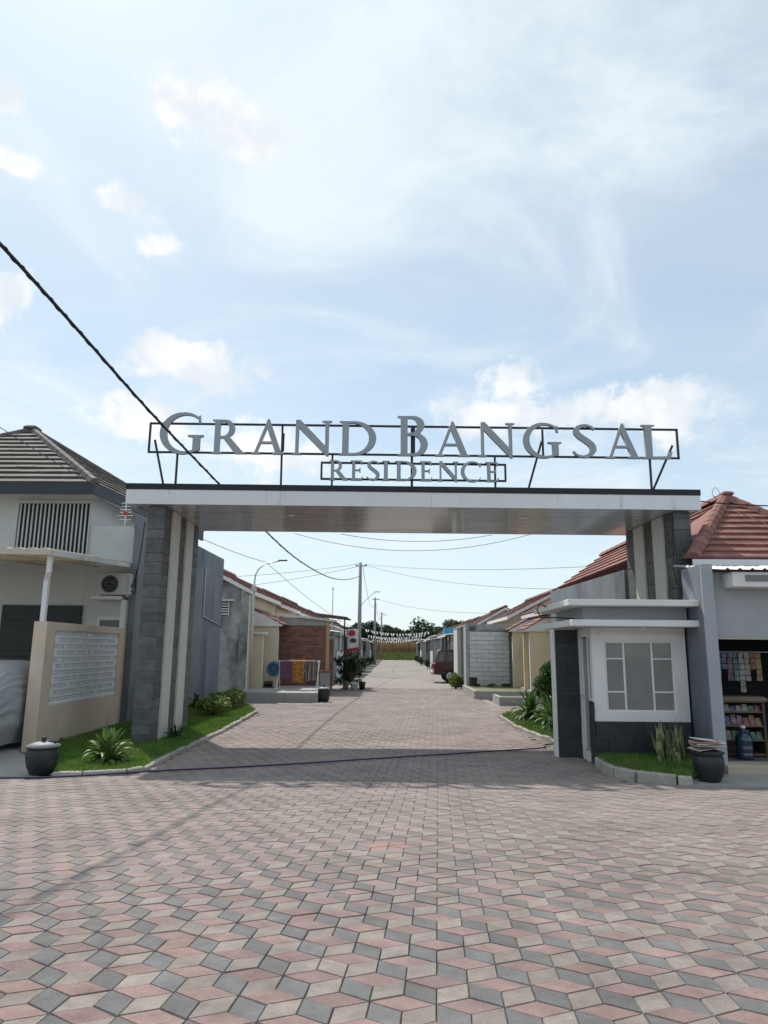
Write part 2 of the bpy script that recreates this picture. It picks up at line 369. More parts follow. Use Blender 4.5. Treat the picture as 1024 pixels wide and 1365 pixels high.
for j in range(-24, 132):
    for i in range(-105, 75):
        a = lat(i, j)
        for k, (di, dj) in enumerate(((1, 0), (0, 1), (-1, 1))):
            b = lat(i + di, j + dj); cx, cy = (a[0] + b[0]) / 2, (a[1] + b[1]) / 2
            X, Yw = rot(cx, cy)
            if not paved(X, Yw): continue
            colr = (0, 1, 2)[k]
            rad = math.hypot(cx, cy / KY)
            star = (i, j) == (0, 0) or (i + di, j + dj) == (0, 0)
            if star: colr = 3
            elif rad < S * 1.9: colr = 2 if colr == 0 or rad < S * 1.55 else colr
            elif random.random() < .012: colr = random.randrange(3)
            pav.append((X, Yw, k, colr))
def settle(x, y): return .005 * math.sin(x * 1.3 + 2 * math.sin(y * .7)) * math.sin(y * 1.1 + x * .4) - .004
def vis(x, y): return abs(x + .02 * y) < .56 * y * .98 + .2 and y > 2.3
near = sorted([p for p in pav if vis(p[0], p[1])], key=lambda p: math.hypot(p[0], p[1]))[:300]
ns = set(near)
PM = {}
for x, y, k, c in near:
    if (k, c) not in PM:
        me = bpy.data.meshes.new('paver'); me.from_pydata(PG[k][0], [], PG[k][1]); me.materials.append(m_pv[c]); PM[(k, c)] = me
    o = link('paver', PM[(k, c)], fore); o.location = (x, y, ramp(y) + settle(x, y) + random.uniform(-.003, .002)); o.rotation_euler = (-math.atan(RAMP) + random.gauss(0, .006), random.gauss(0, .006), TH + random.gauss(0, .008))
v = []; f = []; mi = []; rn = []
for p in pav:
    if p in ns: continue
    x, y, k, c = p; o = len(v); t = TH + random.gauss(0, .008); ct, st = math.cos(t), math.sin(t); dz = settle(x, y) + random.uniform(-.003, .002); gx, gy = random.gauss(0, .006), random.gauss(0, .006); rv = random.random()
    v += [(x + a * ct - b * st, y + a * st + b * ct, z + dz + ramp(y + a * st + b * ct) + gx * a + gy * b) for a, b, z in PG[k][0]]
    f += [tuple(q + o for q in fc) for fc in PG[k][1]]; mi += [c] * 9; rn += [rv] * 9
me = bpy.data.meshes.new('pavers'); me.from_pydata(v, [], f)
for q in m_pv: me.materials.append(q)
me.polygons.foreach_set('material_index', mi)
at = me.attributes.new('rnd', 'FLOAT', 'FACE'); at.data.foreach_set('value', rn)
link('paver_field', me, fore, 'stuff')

# ---- lawns with kerb stones and blades of grass
def lawn(name, poly, z, blades, hh=.05, seed=1):
    rg = random.Random(seed)
    o = structure(name, MB().prism(poly, -.05, z), m_soil)
    xs = [p[0] for p in poly]; ys = [p[1] for p in poly]; v = []; f = []; n = 0
    while n < blades:
        x = rg.uniform(min(xs), max(xs)); y = rg.uniform(min(ys), max(ys))
        if not inside(poly, x, y): continue
        a = rg.uniform(0, 6.28); h = hh * rg.uniform(.5, 1.35); wd = .006 * rg.uniform(.8, 1.6); lx, ly = rg.gauss(0, .45) * h, rg.gauss(0, .45) * h; b = len(v)
        v += [(x - wd * math.cos(a), y - wd * math.sin(a), z - .005), (x + wd * math.cos(a), y + wd * math.sin(a), z - .005), (x + lx, y + ly, z + h)]; f.append((b, b + 1, b + 2)); n += 1
    me = bpy.data.meshes.new('grass'); me.from_pydata(v, [], f); me.materials.append(m_grass)
    link('grass_blades', me, o, 'stuff')
    return o
def kerb(name, pts, L, wd, h):
    o = structure(name, MB().prism([(pts[0][0] - .03, pts[0][1] - .03), (pts[0][0] + .03, pts[0][1] - .03), (pts[0][0] + .03, pts[0][1] + .03), (pts[0][0] - .03, pts[0][1] + .03)], -.05, .0), m_kerb)
    P = [Vector((x, y, 0)) for x, y in pts]
    for a, b in zip(P, P[1:]):
        n = max(1, round((b - a).length / L))
        for q in range(n):
            s, e = a.lerp(b, q / n), a.lerp(b, (q + 1) / n); l = (e - s).length
            k = MB().bbox(-l / 2 + .006, l / 2 - .006, -wd / 2, wd / 2, -.05, h + random.uniform(-.012, .008), .014).build('kerb_stone', m_kerb, o)
            k.location = (s + e) / 2; k.rotation_euler = (0, random.gauss(0, .008), math.atan2(b.y - a.y, b.x - a.x) + random.gauss(0, .01))
    return o
lawn('lawn_left', LAWN_L, .045, 52000, .05, 1)
lawn('lawn_right', LAWN_R, .045, 26000, .06, 2)
lawn('planting_bed', BED_K, .07, 12000, .11, 3)
kerb('kerb_left', LAWN_L[:9], .45, .09, .055)
kerb('kerb_right', LAWN_R[:6], .45, .09, .055)
kerb('kerb_bed', [BED_K[0], (2.96, 10.2), (2.99, 9.85), (3.15, 9.52), (3.55, 9.26), (3.72, 9.22)], .40, .13, .13)
structure('driveway', MB().prism([(-12, 9.35), (-4.55, 9.35), (-4.95, 10.3), (-5.98, 11.5), (-5.98, 15.4), (-12, 15.4)], -.05, .01), m_cement)
structure('pavement', MB().prism([(3.62, 9.16), (4.15, 9.10), (12, 9.02), (12, 9.93), (4.3, 9.93), (3.85, 9.6)], -.05, .035), m_cement)

# ================================================================= ROOF TILES
def tile_face(parent, mat, E1, E2, T1, T2, row=.31, tw=.34, th=.03, rg=random):
    """overlapping tiles on the face E1-E2 (eave) T1-T2 (top), one object each"""
    E1, E2, T1, T2 = map(Vector, (E1, E2, T1, T2)); ux = (E2 - E1).normalized()
    up = ((T1 + T2) / 2 - E1); up = (up - ux * up.dot(ux)); H = up.length; up.normalize(); nrm = ux.cross(up).normalized()
    if nrm.z < 0: nrm = -nrm
    W = (E2 - E1).length; l1 = (T1 - E1).dot(ux); l2 = (T2 - E1).dot(ux); n = max(1, round(H / row)); row = H / n
    for j in range(n):
        v0, v1 = j * row, (j + 1) * row; a0, a1 = l1 * v0 / H, l1 * v1 / H; b0, b1 = W + (l2 - W) * v0 / H, W + (l2 - W) * v1 / H
        off = (j % 2) * tw / 2; q = math.floor((min(a0, a1) - off) / tw)
        while q * tw + off < max(b0, b1):
            s, e = q * tw + off + .003, (q + 1) * tw + off - .003; q += 1
            s0, e0, s1, e1 = max(s, a0), min(e, b0), max(s, a1), min(e, b1)
            if e0 - s0 < .03 and e1 - s1 < .03: continue
            e0 = max(e0, s0 + .004); e1 = max(e1, s1 + .004)
            vv = v1 + .03; jt = rg.uniform(-.004, .004)
            def P(u, vq, k): return E1 + ux * u + up * vq + nrm * k
            lift = th * 1.15 + jt
            lo = [P(s0, v0, lift - th), P(e0, v0, lift - th), P(e1, vv, .002), P(s1, vv, .002)]
            hi = [P(s0, v0, lift), P(e0, v0, lift), P(e1, vv, .008), P(s1, vv, .008)]
            c = (lo[0] + lo[2]) / 2
            o = MB().hexa([p - c for p in lo], [p - c for p in hi]).build('roof_tile', mat, parent); o.location = c
def ridge_caps(parent, mat, A, B, L=.36, wd=.22, h=.07):
    A, B = Vector(A), Vector(B); n = max(1, round((B - A).length / L)); d = (B - A) / n; side = d.cross(Vector((0, 0, 1))).normalized(); up = side.cross(d).normalized()
    for i in range(n):
        p = A + d * i; q = A + d * (i + 1.08)
        def prof(c, k): return [c - side * wd / 2 * k - up * .05, c - side * wd * .28 * k + up * h * .7, c + up * h * k, c + side * wd * .28 * k + up * h * .7, c + side * wd / 2 * k - up * .05]
        mb = MB().hexa([x - A for x in prof(p, 1.06)], [x - A for x in prof(q, .94)]); o = mb.build('ridge_cap', mat, parent); o.location = A
def rebase(root, loc):
    loc = Vector(loc); root.location = loc
    for o in bpy.data.objects:
        if o.parent == root: o.location = o.location - loc
    return root

# ================================================================= GATE
gate = thing('entrance_gate', 'wide entrance gate of grey stone pillars carrying a white slab with black edge', 'gate', (.3, 12.2, 0), R(1.6))
X0, X1, D = -5.09, 5.19, 2.88
box('roof_slab', m_cement, gate, X0 + .03, X1 - .03, .03, D - .03, 4.165, 4.40)
for a, b in ((X0, -2.6), (-2.597, .35), (.353, 2.62), (2.623, X1)): MB().box(a, b, random.uniform(-.003, 0), .028, 4.14 + random.uniform(0, .003), 4.405).build('fascia', m_fascia, gate)
MB().box(X0, X1, D - .028, D, 4.14, 4.405).build('fascia', m_fascia, gate)
MB().box(X0, X0 + .028, .03, D - .03, 4.14, 4.405).build('fascia', m_fascia, gate)
MB().box(X1 - .028, X1, .03, D - .03, 4.14, 4.405).build('fascia', m_fascia, gate)
MB().box(X0 - .01, X1 + .01, -.012, D + .012, 4.408, 4.515).build('roof_edge', m_black, gate)
n = 28; wq = (D - .06) / n
me = MB().box(X0 + .03, X1 - .03, 0, wq - .006, 0, .012).mesh('soffit_plank', m_soffit)
for i in range(n):
    o = link('soffit_plank', me, gate); o.location = (0, .031 + i * wq, 4.146 + random.uniform(-.001, .001))
for lx, ly in ((-2.25, .95), (2.20, .90)):
    d = MB().lathe([(.055, 0), (.065, .006), (.065, .012)], 16).build('downlight', m_white, gate); d.location = (lx, ly, 4.132)
    q = MB().lathe([(.042, -.004), (.045, .004)], 14).build('lens', pm('lamp_lens', (.85, .85, .82), .15, .03), d)
TS = {}
def stone(parent, kind, face, a0, a1, z0, z1, pos, mat, t=.02):
    """stone tile on a vertical face: face 'y-' or 'x+' / 'x-'; a is the other horizontal axis"""
    key = (face, round(a1 - a0, 3), round(z1 - z0, 3), mat.name)
    if key not in TS:
        W, H = a1 - a0 - .006, z1 - z0 - .006
        if face == 'y-': mb = MB().bbox(0, W, -t, .004, 0, H, .004)
        elif face == 'x+': mb = MB().bbox(-.004, t, 0, W, 0, H, .004)
        else: mb = MB().bbox(-t, .004, 0, W, 0, H, .004)
        TS[key] = mb.mesh('stone_tile', mat)
    o = link('stone_tile', TS[key], parent); u = random.uniform(-.006, .003)
    o.location = {'y-': (a0 + .003, pos - u, z0 + .003), 'x+': (pos + u, a0 + .003, z0 + .003), 'x-': (pos - u, a0 + .003, z0 + .003)}[face]
def gate_pillar(xa, xb, side):
    """side +1: inner face looks to +x"""
    y0, y1 = .15, 2.6
    p = box('pillar', m_cement, gate, xa + .02, xb - .02, y0 + .02, y1 - .02, -.05, 4.14)
    fx = xb - .02 if side > 0 else xa + .02; fc = 'x+' if side > 0 else 'x-'
    for a, b in ((.60, 1.08), (1.56, 2.06)):
        st = .052
        MB().bbox(*((fx - .004, fx + st) if side > 0 else (fx - st, fx + .004)), a, b, -.03, 4.138, .006).build('plaster_strip', m_strip, p)
    z = -.02; k = 0
    hs = [.21, .16, .21, .26, .21, .16, .26]
    while z < 4.12:
        h = hs[(k * 5 + (0 if side > 0 else 3)) % 7]; h = min(h, 4.138 - z); k += 1
        if h < .05: break
        for a, b in ((y0 + .02, .60), (1.08, 1.56), (2.06, y1 - .02)): stone(p, 0, fc, a, b, z, z + h, fx, m_stone)
        stone(p, 0, 'y-', xa, xb, z, z + h, y0 + .02, m_stone)
        oc = 'x-' if side > 0 else 'x+'; ox = xa + .02 if side > 0 else xb - .02
        stone(p, 0, oc, y0 + .02, y1 - .02, z, z + h, ox, m_stone)
        z += h
gate_pillar(-4.73, -4.42, 1)
gate_pillar(4.74, 5.05, -1)

# ---- lettering on a steel frame
def arc(cx, cy, rx, ry, a0, a1, n=14): return [(cx + rx * math.cos(R(a0 + (a1 - a0) * i / n)), cy + ry * math.sin(R(a0 + (a1 - a0) * i / n))) for i in range(n + 1)]
LS = [(0, .97), (.065, .945), (.065, .055), (0, .03)]
def S_outline():
    ctr = [(.50, .83), (.44, .92), (.30, .965), (.15, .90), (.11, .76), (.19, .63), (.32, .51), (.44, .37), (.46, .22), (.38, .085), (.24, .035), (.10, .09), (.03, .19)]
    wd = [.035, .05, .065, .10, .135, .15, .155, .15, .135, .10, .065, .05, .035]
    P = []; W = []
    for i in range(len(ctr) - 1):
        p0, p1, p2, p3 = [Vector(ctr[max(0, min(len(ctr) - 1, i + d))]) for d in (-1, 0, 1, 2)]
        for t in (0, .25, .5, .75):
            P.append(.5 * ((2 * p1) + (p2 - p0) * t + (2 * p0 - 5 * p1 + 4 * p2 - p3) * t * t + (3 * p1 - p0 - 3 * p2 + p3) * t ** 3)); W.append(wd[i] * (1 - t) + wd[i + 1] * t)
    P.append(Vector(ctr[-1])); W.append(wd[-1]); A = []; B = []
    for i in range(len(P)):
        d = (P[min(i + 1, len(P) - 1)] - P[max(i - 1, 0)]).normalized(); nn = Vector((-d.y, d.x)) * W[i] / 2
        A.append(tuple(P[i] + nn)); B.append(tuple(P[i] - nn))
    return A[0:1] + [(.54, .74), (.565, .74), (.545, .985)] [1:1] + A[1:] + B[::-1]
GL = {
 'I': [[(0, 0), (.27, 0), (.27, .03), (.205, .055), (.205, .945), (.27, .97), (.27, 1), (0, 1)] + LS],
 'L': [[(0, 0), (.56, 0), (.61, .21), (.575, .21), (.48, .07), (.205, .06), (.205, .945), (.27, .97), (.27, 1), (0, 1)] + LS],
 'E': [[(0, 0), (.52, 0), (.57, .20), (.54, .20), (.46, .065), (.205, .06), (.205, .485), (.39, .48), (.43, .40), (.455, .40), (.455, .63), (.43, .63), (.39, .55), (.205, .545), (.205, .935), (.44, .93), (.50, .81), (.53, .81), (.515, 1), (0, 1)] + LS],
 'D': [[(0, 0), (.33, 0)] + arc(.33, .5, .50, .5, -84, 84, 22) + [(.33, 1), (0, 1)] + LS, [(.205, .06), (.30, .06)] + arc(.30, .5, .37, .44, -80, 80, 18) + [(.30, .94), (.205, .94)]],
 'B': [[(0, 0), (.36, 0)] + arc(.36, .285, .27, .285, -84, 62, 14) + arc(.33, .775, .23, .225, -52, 84, 12) + [(.33, 1), (0, 1)] + LS,
       [(.205, .06), (.33, .06)] + arc(.33, .28, .15, .22, -80, 80, 12) + [(.30, .51), (.205, .51)], [(.205, .575), (.29, .575)] + arc(.29, .76, .12, .18, -75, 80, 10) + [(.27, .94), (.205, .94)]],
 'R': [[(0, 0), (.27, 0), (.27, .03), (.205, .055), (.205, .455), (.29, .455), (.60, .03), (.64, 0), (.90, 0), (.90, .03), (.82, .06), (.45, .505)] + arc(.33, .735, .26, .265, -50, 84, 14) + [(.33, 1), (0, 1)] + LS,
       [(.205, .52), (.29, .52)] + arc(.29, .73, .155, .21, -75, 80, 10) + [(.28, .94), (.205, .94)]],
 'A': [[(0, 0), (.22, 0), (.22, .03), (.158, .06), (.245, .31), (.56, .31), (.645, .06), (.58, .03), (.58, 0), (.88, 0), (.88, .03), (.81, .06), (.465, 1.03), (.42, 1.03), (.08, .06), (0, .03)], [(.27, .37), (.54, .37), (.405, .77)]],
 'N': [[(0, 0), (.20, 0), (.20, .03), (.142, .055), (.142, .78), (.80, -.03), (.845, -.03), (.845, .945), (.91, .97), (.91, 1), (.69, 1), (.69, .97), (.765, .945), (.765, .27), (.17, 1.02), (.07, 1.02), (.07, .055), (0, .03)]],
 'C': [[(.80, .74), (.83, .74), (.815, .95)] + arc(.48, .5, .48, .525, 52, 308, 40) + [(.84, .20), (.815, .22)] + arc(.53, .5, .385, .455, 312, 50, 30)],
 'G': [[(.80, .74), (.83, .74), (.815, .95)] + arc(.48, .5, .48, .525, 52, 292, 38) + [(.83, .085), (.83, .395), (.90, .425), (.90, .455), (.58, .455), (.58, .425), (.685, .395), (.685, .12)] + arc(.53, .5, .385, .455, 294, 50, 30)],
 'S': [S_outline()],
}
def letter(ch, x0, x1, zb, h, parent, depth=.05):
    cu = bpy.data.curves.new('letter', 'CURVE'); cu.dimensions = '2D'; cu.fill_mode = 'BOTH'; cu.extrude = depth / 2; cu.bevel_depth = .003
    xs = [p[0] for p in GL[ch][0]]; a, b = min(xs), max(xs)
    for pts in GL[ch]:
        s = cu.splines.new('POLY'); s.points.add(len(pts) - 1); s.use_cyclic_u = True
        for q, (x, y) in zip(s.points, pts): q.co = ((x - a) / (b - a) * (x1 - x0), y * h, 0, 1)
    t = bpy.data.objects.new('tmp', cu); COL.objects.link(t); dg = bpy.context.evaluated_depsgraph_get(); me = bpy.data.meshes.new_from_object(t.evaluated_get(dg)); bpy.data.objects.remove(t)
    me.materials.clear(); me.materials.append(m_letter); o = link('letter', me, parent); o.location = (x0, -depth / 2 - .03, zb); o.rotation_euler = (R(90), 0, 0)
    o['label'] = 'grey raised letter ' + ch
    return o
sg = thing('gate_sign', 'grey serif letters reading GRAND BANGSAL RESIDENCE on black steel frame above gate', 'sign')
sg.location = gate.matrix_basis @ Vector((0, .35, 0)) if False else Vector((.3 - math.sin(R(1.6)) * .35, 12.2 + .35 * math.cos(R(1.6)), 0)); sg.rotation_euler = (0, 0, R(1.6))
for ch, a, b, big in (('G', -4.66, -3.85, 1), ('R', -3.69, -3.06, 0), ('A', -2.95, -2.36, 0), ('N', -2.20, -1.48, 0), ('D', -1.33, -.65, 0), ('B', -.25, .31, 1), ('A', .45, 1.09, 0),
                      ('N', 1.25, 1.93, 0), ('G', 2.09, 2.80, 0), ('S', 3.01, 3.45, 0), ('A', 3.63, 4.27, 0), ('L', 4.31, 4.87, 0)):
    letter(ch, a, b, 5.16, .77 if big else .655, sg)
for ch, a, b in (('R', -1.5, -1.16), ('E', -1.11, -.89), ('S', -.82, -.58), ('I', -.53, -.40), ('D', -.29, .10), ('E', .17, .39), ('N', .50, .87), ('C', .92, 1.29), ('E', 1.38, 1.62)):
    letter(ch, a, b, 4.685, .375, sg, .04)
def fb(p, q, wd=.035): MB().bar((p[0], 0, p[1]), (q[0], 0, q[1]), wd).build('frame_bar', m_frame, sg)
fb((-4.88, 5.75), (5.03, 5.75)); fb((-4.88, 5.195), (5.03, 5.195)); fb((-4.865, 5.215), (-4.865, 5.73)); fb((5.01, 5.215), (5.01, 5.73))
fb((-1.67, 5.03), (1.77, 5.03)); fb((-1.67, 4.72), (1.77, 4.72)); fb((-1.655, 4.74), (-1.655, 5.01)); fb((1.755, 4.74), (1.755, 5.01))
def fs(x0, z0, x1, z1, wd=.035, y0=.037, y1=.037): MB().bar((x0, y0, z0), (x1, y1, z1), wd).build('frame_post', m_frame, sg)
fs(-4.78, 5.45, -4.66, 4.50, .03, .037, .5); fs(-4.34, 5.20, -4.34, 4.50); fs(-2.41, 5.74, -2.40, 4.50); fs(-1.46, 5.18, -1.46, 4.50); fs(.02, 5.73, .02, 4.50, .045); fs(.055, 5.73, .055, 5.25, .05)
fs(1.57, 5.18, 1.57, 4.50); fs(2.48, 5.73, 2.48, 5.2); fs(2.47, 5.52, 2.26, 4.50, .03, .075, .7); fs(4.48, 5.19, 4.48, 4.50); fs(4.93, 5.46, 4.60, 4.50, .03, .037, .5)
fs(-2.38, 5.6, -2.38, 5.25, .03)

# ================================================================= LEFT HOUSE
hl = thing('house', 'white house with grey hipped tile roof and tall louvre vent left of gate', 'house')
box('wall', m_housew, hl, -13.2, -6.95, 15.6, 15.75, 0, 5.06)
box('wall', m_housew, hl, -6.948, -5.87, 15.6, 15.75, 0, 4.35)
box('wall', m_housew, hl, -7.08, -6.95, 15.752, 21.2, 0, 5.04)
box('wall', m_housew, hl, -6.948, -5.87, 15.752, 21.2, 4.22, 4.345)
box('wall', m_housew, hl, -13.2, -7.09, 21.05, 21.2, 0, 5.04)
bl = box('side_wall', m_blue, hl, -5.866, -5.72, 15.42, 23.2, -.05, 4.55); bl['label'] = 'tall blue grey side wall behind the pillar'
MB().tube([(-5.69, 20.9, 4.0), (-5.69, 20.9, 3.9), (-5.69, 20.88, 2.55), (-5.69, 23.1, 2.35)], .025, 8).build('pipe', m_metal, hl)
MB().tube([(-5.70, 17.9, 0), (-5.70, 17.9, 2.3)], .02, 6).build('pipe', m_metal, hl)
# louvre
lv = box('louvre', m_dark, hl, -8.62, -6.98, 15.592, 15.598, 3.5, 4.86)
for i in range(18):
    x = -8.60 + i * .0945; MB().box(x, x + .034, 15.565, 15.588, 3.5, 4.86).build('slat', m_housew, lv)
MB().box(-8.70, -8.625, 15.54, 15.597, 3.5, 4.93).box(-6.975, -6.955, 15.54, 15.597, 3.5, 4.93).box(-8.622, -6.978, 15.54, 15.597, 4.865, 4.93).build('frame', m_housew, lv)
# pyramid roof
rf = thing('tmp', 'x', 'x'); bpy.data.objects.remove(rf)
FL, FR, BR, BL, AP = Vector((-13.25, 14.9, 5.17)), Vector((-6.65, 14.9, 5.17)), Vector((-6.05, 21.6, 5.17)), Vector((-13.25, 21.6, 5.17)), Vector((-9.95, 18.2, 7.45))
core = MB().add([FL, FR, BR, BL, AP], [(0, 1, 4), (1, 2, 4), (2, 3, 4), (3, 0, 4), (3, 2, 1, 0)]).build('roof', m_tgrey, hl)
tile_face(core, m_tgrey, FL, FR, AP, AP, .315, .42, .055)
tile_face(core, m_tgrey, FR, BR, AP, AP, .40, .50, .045)
ridge_caps(core, m_tgrey, FR + Vector((.03, -.03, .06)), AP + Vector((0, 0, .03))); ridge_caps(core, m_tgrey, FL + Vector((0, -.03, .06)), AP + Vector((0, 0, .03)), .4); ridge_caps(core, m_tgrey, BR + Vector((0, 0, .06)), AP + Vector((0, 0, .03)), .4)
MB().bbox(-10.12, -9.78, 18.03, 18.37, 7.40, 7.56, .05).build('roof_finial', m_dkfascia, core)
MB().hexa([(-13.25, 14.87, 4.93), (-6.62, 14.87, 4.93), (-6.62, 14.91, 4.93), (-13.25, 14.91, 4.93)], [(-13.25, 14.87, 5.18), (-6.62, 14.87, 5.18), (-6.62, 14.91, 5.18), (-13.25, 14.91, 5.18)]).build('fascia', m_dkfascia, hl)
MB().hexa([(-6.66, 14.92, 4.93), (-6.62, 14.92, 4.93), (-6.02, 21.6, 4.93), (-6.06, 21.6, 4.93)], [(-6.66, 14.92, 5.18), (-6.62, 14.92, 5.18), (-6.02, 21.6, 5.18), (-6.06, 21.6, 5.18)]).build('fascia', m_dkfascia, hl)
MB().hexa([(-13.2, 14.92, 5.06), (-6.67, 14.92, 5.06), (-6.07, 21.55, 5.06), (-13.2, 21.55, 5.06)], [(-13.2, 14.92, 5.10), (-6.67, 14.92, 5.10), (-6.07, 21.55, 5.10), (-13.2, 21.55, 5.10)]).build('soffit', m_white, hl)
# lower front: roller door, small window, pipes
rd = box('roller_door', m_glassdk, hl, -8.75, -6.95, 15.56, 15.598, .02, 2.55)
for i in range(20): MB().bbox(-8.73, -6.97, 15.53, 15.558, .04 + i * .125, .155 + i * .125, .01).build('slat', pm('door_slat', (.035, .045, .045), .6, .15), rd)
wn = box('window', m_glassdk, hl, -6.52, -6.08, 15.575, 15.598, 1.4, 2.22)
MB().box(-6.60, -6.53, 15.55, 15.598, 1.35, 2.30).box(-6.07, -6.0, 15.55, 15.598, 1.35, 2.30).box(-6.528, -6.072, 15.55, 15.598, 2.225, 2.30).build('frame', m_white, wn)
bbx('window_hood', m_white, hl, -6.65, -5.96, 15.25, 15.598, 2.66, 2.74)
bbx('downpipe', m_white, hl, -5.99, -5.885, 15.3, 15.42, 1.9, 2.655)
# awning
aw = MB()
A, B, C_, Dd = Vector((-11, 11.45, 3.28)), Vector((-5.72, 11.45, 3.24)), Vector((-5.88, 15.55, 3.50)), Vector((-11, 15.55, 3.54))
nn = 96; vv = []; ff = []
for i in range(nn + 1):
    t = i / nn; off = Vector((0, 0, .02 if i % 4 in (1, 2) else 0)); vv += [A.lerp(B, t) + off, Dd.lerp(C_, t) + off]
for i in range(nn): ff.append((2 * i, 2 * i + 2, 2 * i + 3, 2 * i + 1))
awn = aw.add(vv, ff).build('awning_sheet', m_sheet, hl)
mbe = pm('awning_beam', (.56, .50, .40), .7, .08, 3)
MB().bar(A - Vector((0, -.02, .06)), B - Vector((0, -.02, .06)), .05, .08).build('beam', mbe, awn)
MB().bar(B - Vector((.03, 0, .06)), C_ - Vector((.03, 0, .06)), .05, .09).build('beam', m_white, awn)
for t in (.25, .5, .75):
    MB().bar(A.lerp(Dd, t) - Vector((0, 0, .05)), B.lerp(C_, t) - Vector((.06, 0, .05)), .04, .06).build('beam', mbe, awn)
for t in (.15, .4, .65, .85):
    MB().bar(A.lerp(B, t) + Vector((0, .05, -.10)), Dd.lerp(C_, t) - Vector((0, .05, .10)), .04, .04).build('beam', mbe, awn)
MB().bar((-5.86, 11.68, 2.052), (-5.86, 11.68, 2.75), .075).bar((-5.86, 11.68, 2.75), (-5.80, 11.60, 2.88), .075).bar((-5.80, 11.60, 2.86), (-5.80, 11.60, 3.17), .07).build('awning_post', m_white, hl)
rebase(hl, (-6.9, 15.6, 0))
# television aerial on the annex
ta = thing('television_aerial', 'small white and red television aerial on annex beside pillar', 'aerial', (-5.78, 14.62, 4.3))
MB().tube([(0, 0, -.1), (0, 0, .42)], .012, 6).build('mast', m_white, ta)
for i, z in enumerate((.02, .11, .18, .24, .31, .38)):
    ww = (.13, .17, .12, .12, .10, .10)[i]; MB().tube([(-ww, 0, z), (ww, 0, z)], .009, 6).build('rod', pm('aerial_white', (.8, .8, .8), .4, .02), ta)
MB().bbox(-.04, .05, -.03, .03, .12, .20, .008).build('junction_box', pm('aerial_red', (.5, .05, .04), .5, .1), ta)
MB().tube([(-.1, .98, 0), (0, .05, 0)], .012, 6).build('bracket', m_metal, ta)
# air conditioner
ac = thing('air_conditioner', 'white outdoor air conditioner unit on wall under the awning', 'air conditioner', (-6.14, 15.35, 2.76))
cas = MB().bbox(-.33, .33, -.13, .13, 0, .47, .02).build('casing', m_housew, ac)
MB().tube([(-.10, -.128, .235), (-.10, -.136, .235)], .185, 24).build('fan_recess', m_dark, ac)
for r in (.06, .11, .16, .19):
    MB().tube([(-.10 + r * math.cos(t * .2618), -.142, .235 + r * math.sin(t * .2618)) for t in range(25)], .004, 4, False).build('grille_ring', m_metal, ac)
for k in range(3):
    a = k * 2.094; b = MB().add([(-.10, -.139, .235), (-.10 + .15 * math.cos(a), -.139, .235 + .15 * math.sin(a)), (-.10 + .15 * math.cos(a + .9), -.137, .235 + .15 * math.sin(a + .9))], [(0, 1, 2)]).build('fan_blade', m_pot, ac)
MB().box(.27, .325, -.134, -.129, .06, .44).build('side_panel', m_metal, ac)
MB().box(-.3, -.26, -.1, .24, -.04, -.005).box(.26, .3, -.1, .24, -.04, -.005).build('bracket', m_metal, ac)
MB().tube([(.33, 0, .1), (.42, .02, .02), (.40, .06, .2), (.36, .1, .9), (.38, .2, 1.6)], .012, 6).build('pipe', m_cable, ac)

# beige boundary wall with white screen blocks
bw = thing('boundary_wall', 'beige garden wall with panel of white pierced screen blocks', 'wall')
def bwx(y): return -5.74 - (y - 11.6) * .033
def wl(y0, y1, z0, z1, name='wall', t=.22, mat=None):
    return MB().hexa([(bwx(y0) - t, y0, z0), (bwx(y0), y0, z0), (bwx(y1), y1, z0), (bwx(y1) - t, y1, z0)], [(bwx(y0) - t, y0, z1), (bwx(y0), y0, z1), (bwx(y1), y1, z1), (bwx(y1) - t, y1, z1)]).build(name, mat or m_beige, bw)
wl(11.6, 11.95, -.05, 2.05); wl(11.952, 15.0, -.05, .66); wl(11.952, 15.0, 1.92, 2.05); wl(15.002, 15.40, -.05, 2.05)
wl(11.952, 14.999, .662, .70, 'sill', .2, m_white)
def sblock(solid):
    L, H, t = .25, .108, .008; mb = MB()
    mb.box(-t, 0, 0, L, 0, .026).box(-t, 0, 0, L, .090, H)
    n = 3; g = .034; p = (L - .01) / n
    if solid == 3: return mb.box(-t, 0, 0, L, .030, .084).mesh('screen_block', m_scr)
    y = 0
    for i in range(n):
        c = .012 + p * (i + .5); skip = (solid == 1 and i == 2) or (solid == 2 and i == 0)
        mb.box(-t, 0, y, c - (0 if skip else g / 2), .030, .084); y = c + (0 if skip else g / 2)
    return mb.box(-t, 0, y, L, .030, .084).mesh('screen_block', m_scr)
m_scr = pm('screen_white', (.82, .83, .85), .75, .05, 3, objvar=.03)
SB = [sblock(i) for i in range(4)]
rg = random.Random(3)
for r in range(11):
    for c in range(-1, 13):
        y = 11.96 + (c + .5 * (r % 2)) * .253
        if y < 11.953 or y + .25 > 15.001:
            h0, h1 = max(y, 11.953), min(y + .25, 14.998)
            if h1 - h0 > .05:
                o = MB().box(-.045, 0, 0, h1 - h0, 0, .108).build('screen_block', m_scr, bw); o.location = (bwx(h0) - .02, h0, .703 + r * .1105); o.rotation_euler = (0, 0, R(1.9))
            continue
        o = link('screen_block', SB[rg.choice((0, 0, 0, 0, 0, 1, 2))], bw); o.location = (bwx(y) - .02 + rg.uniform(-.002, .002), y, .703 + r * .1105); o.rotation_euler = (0, 0, R(1.9))
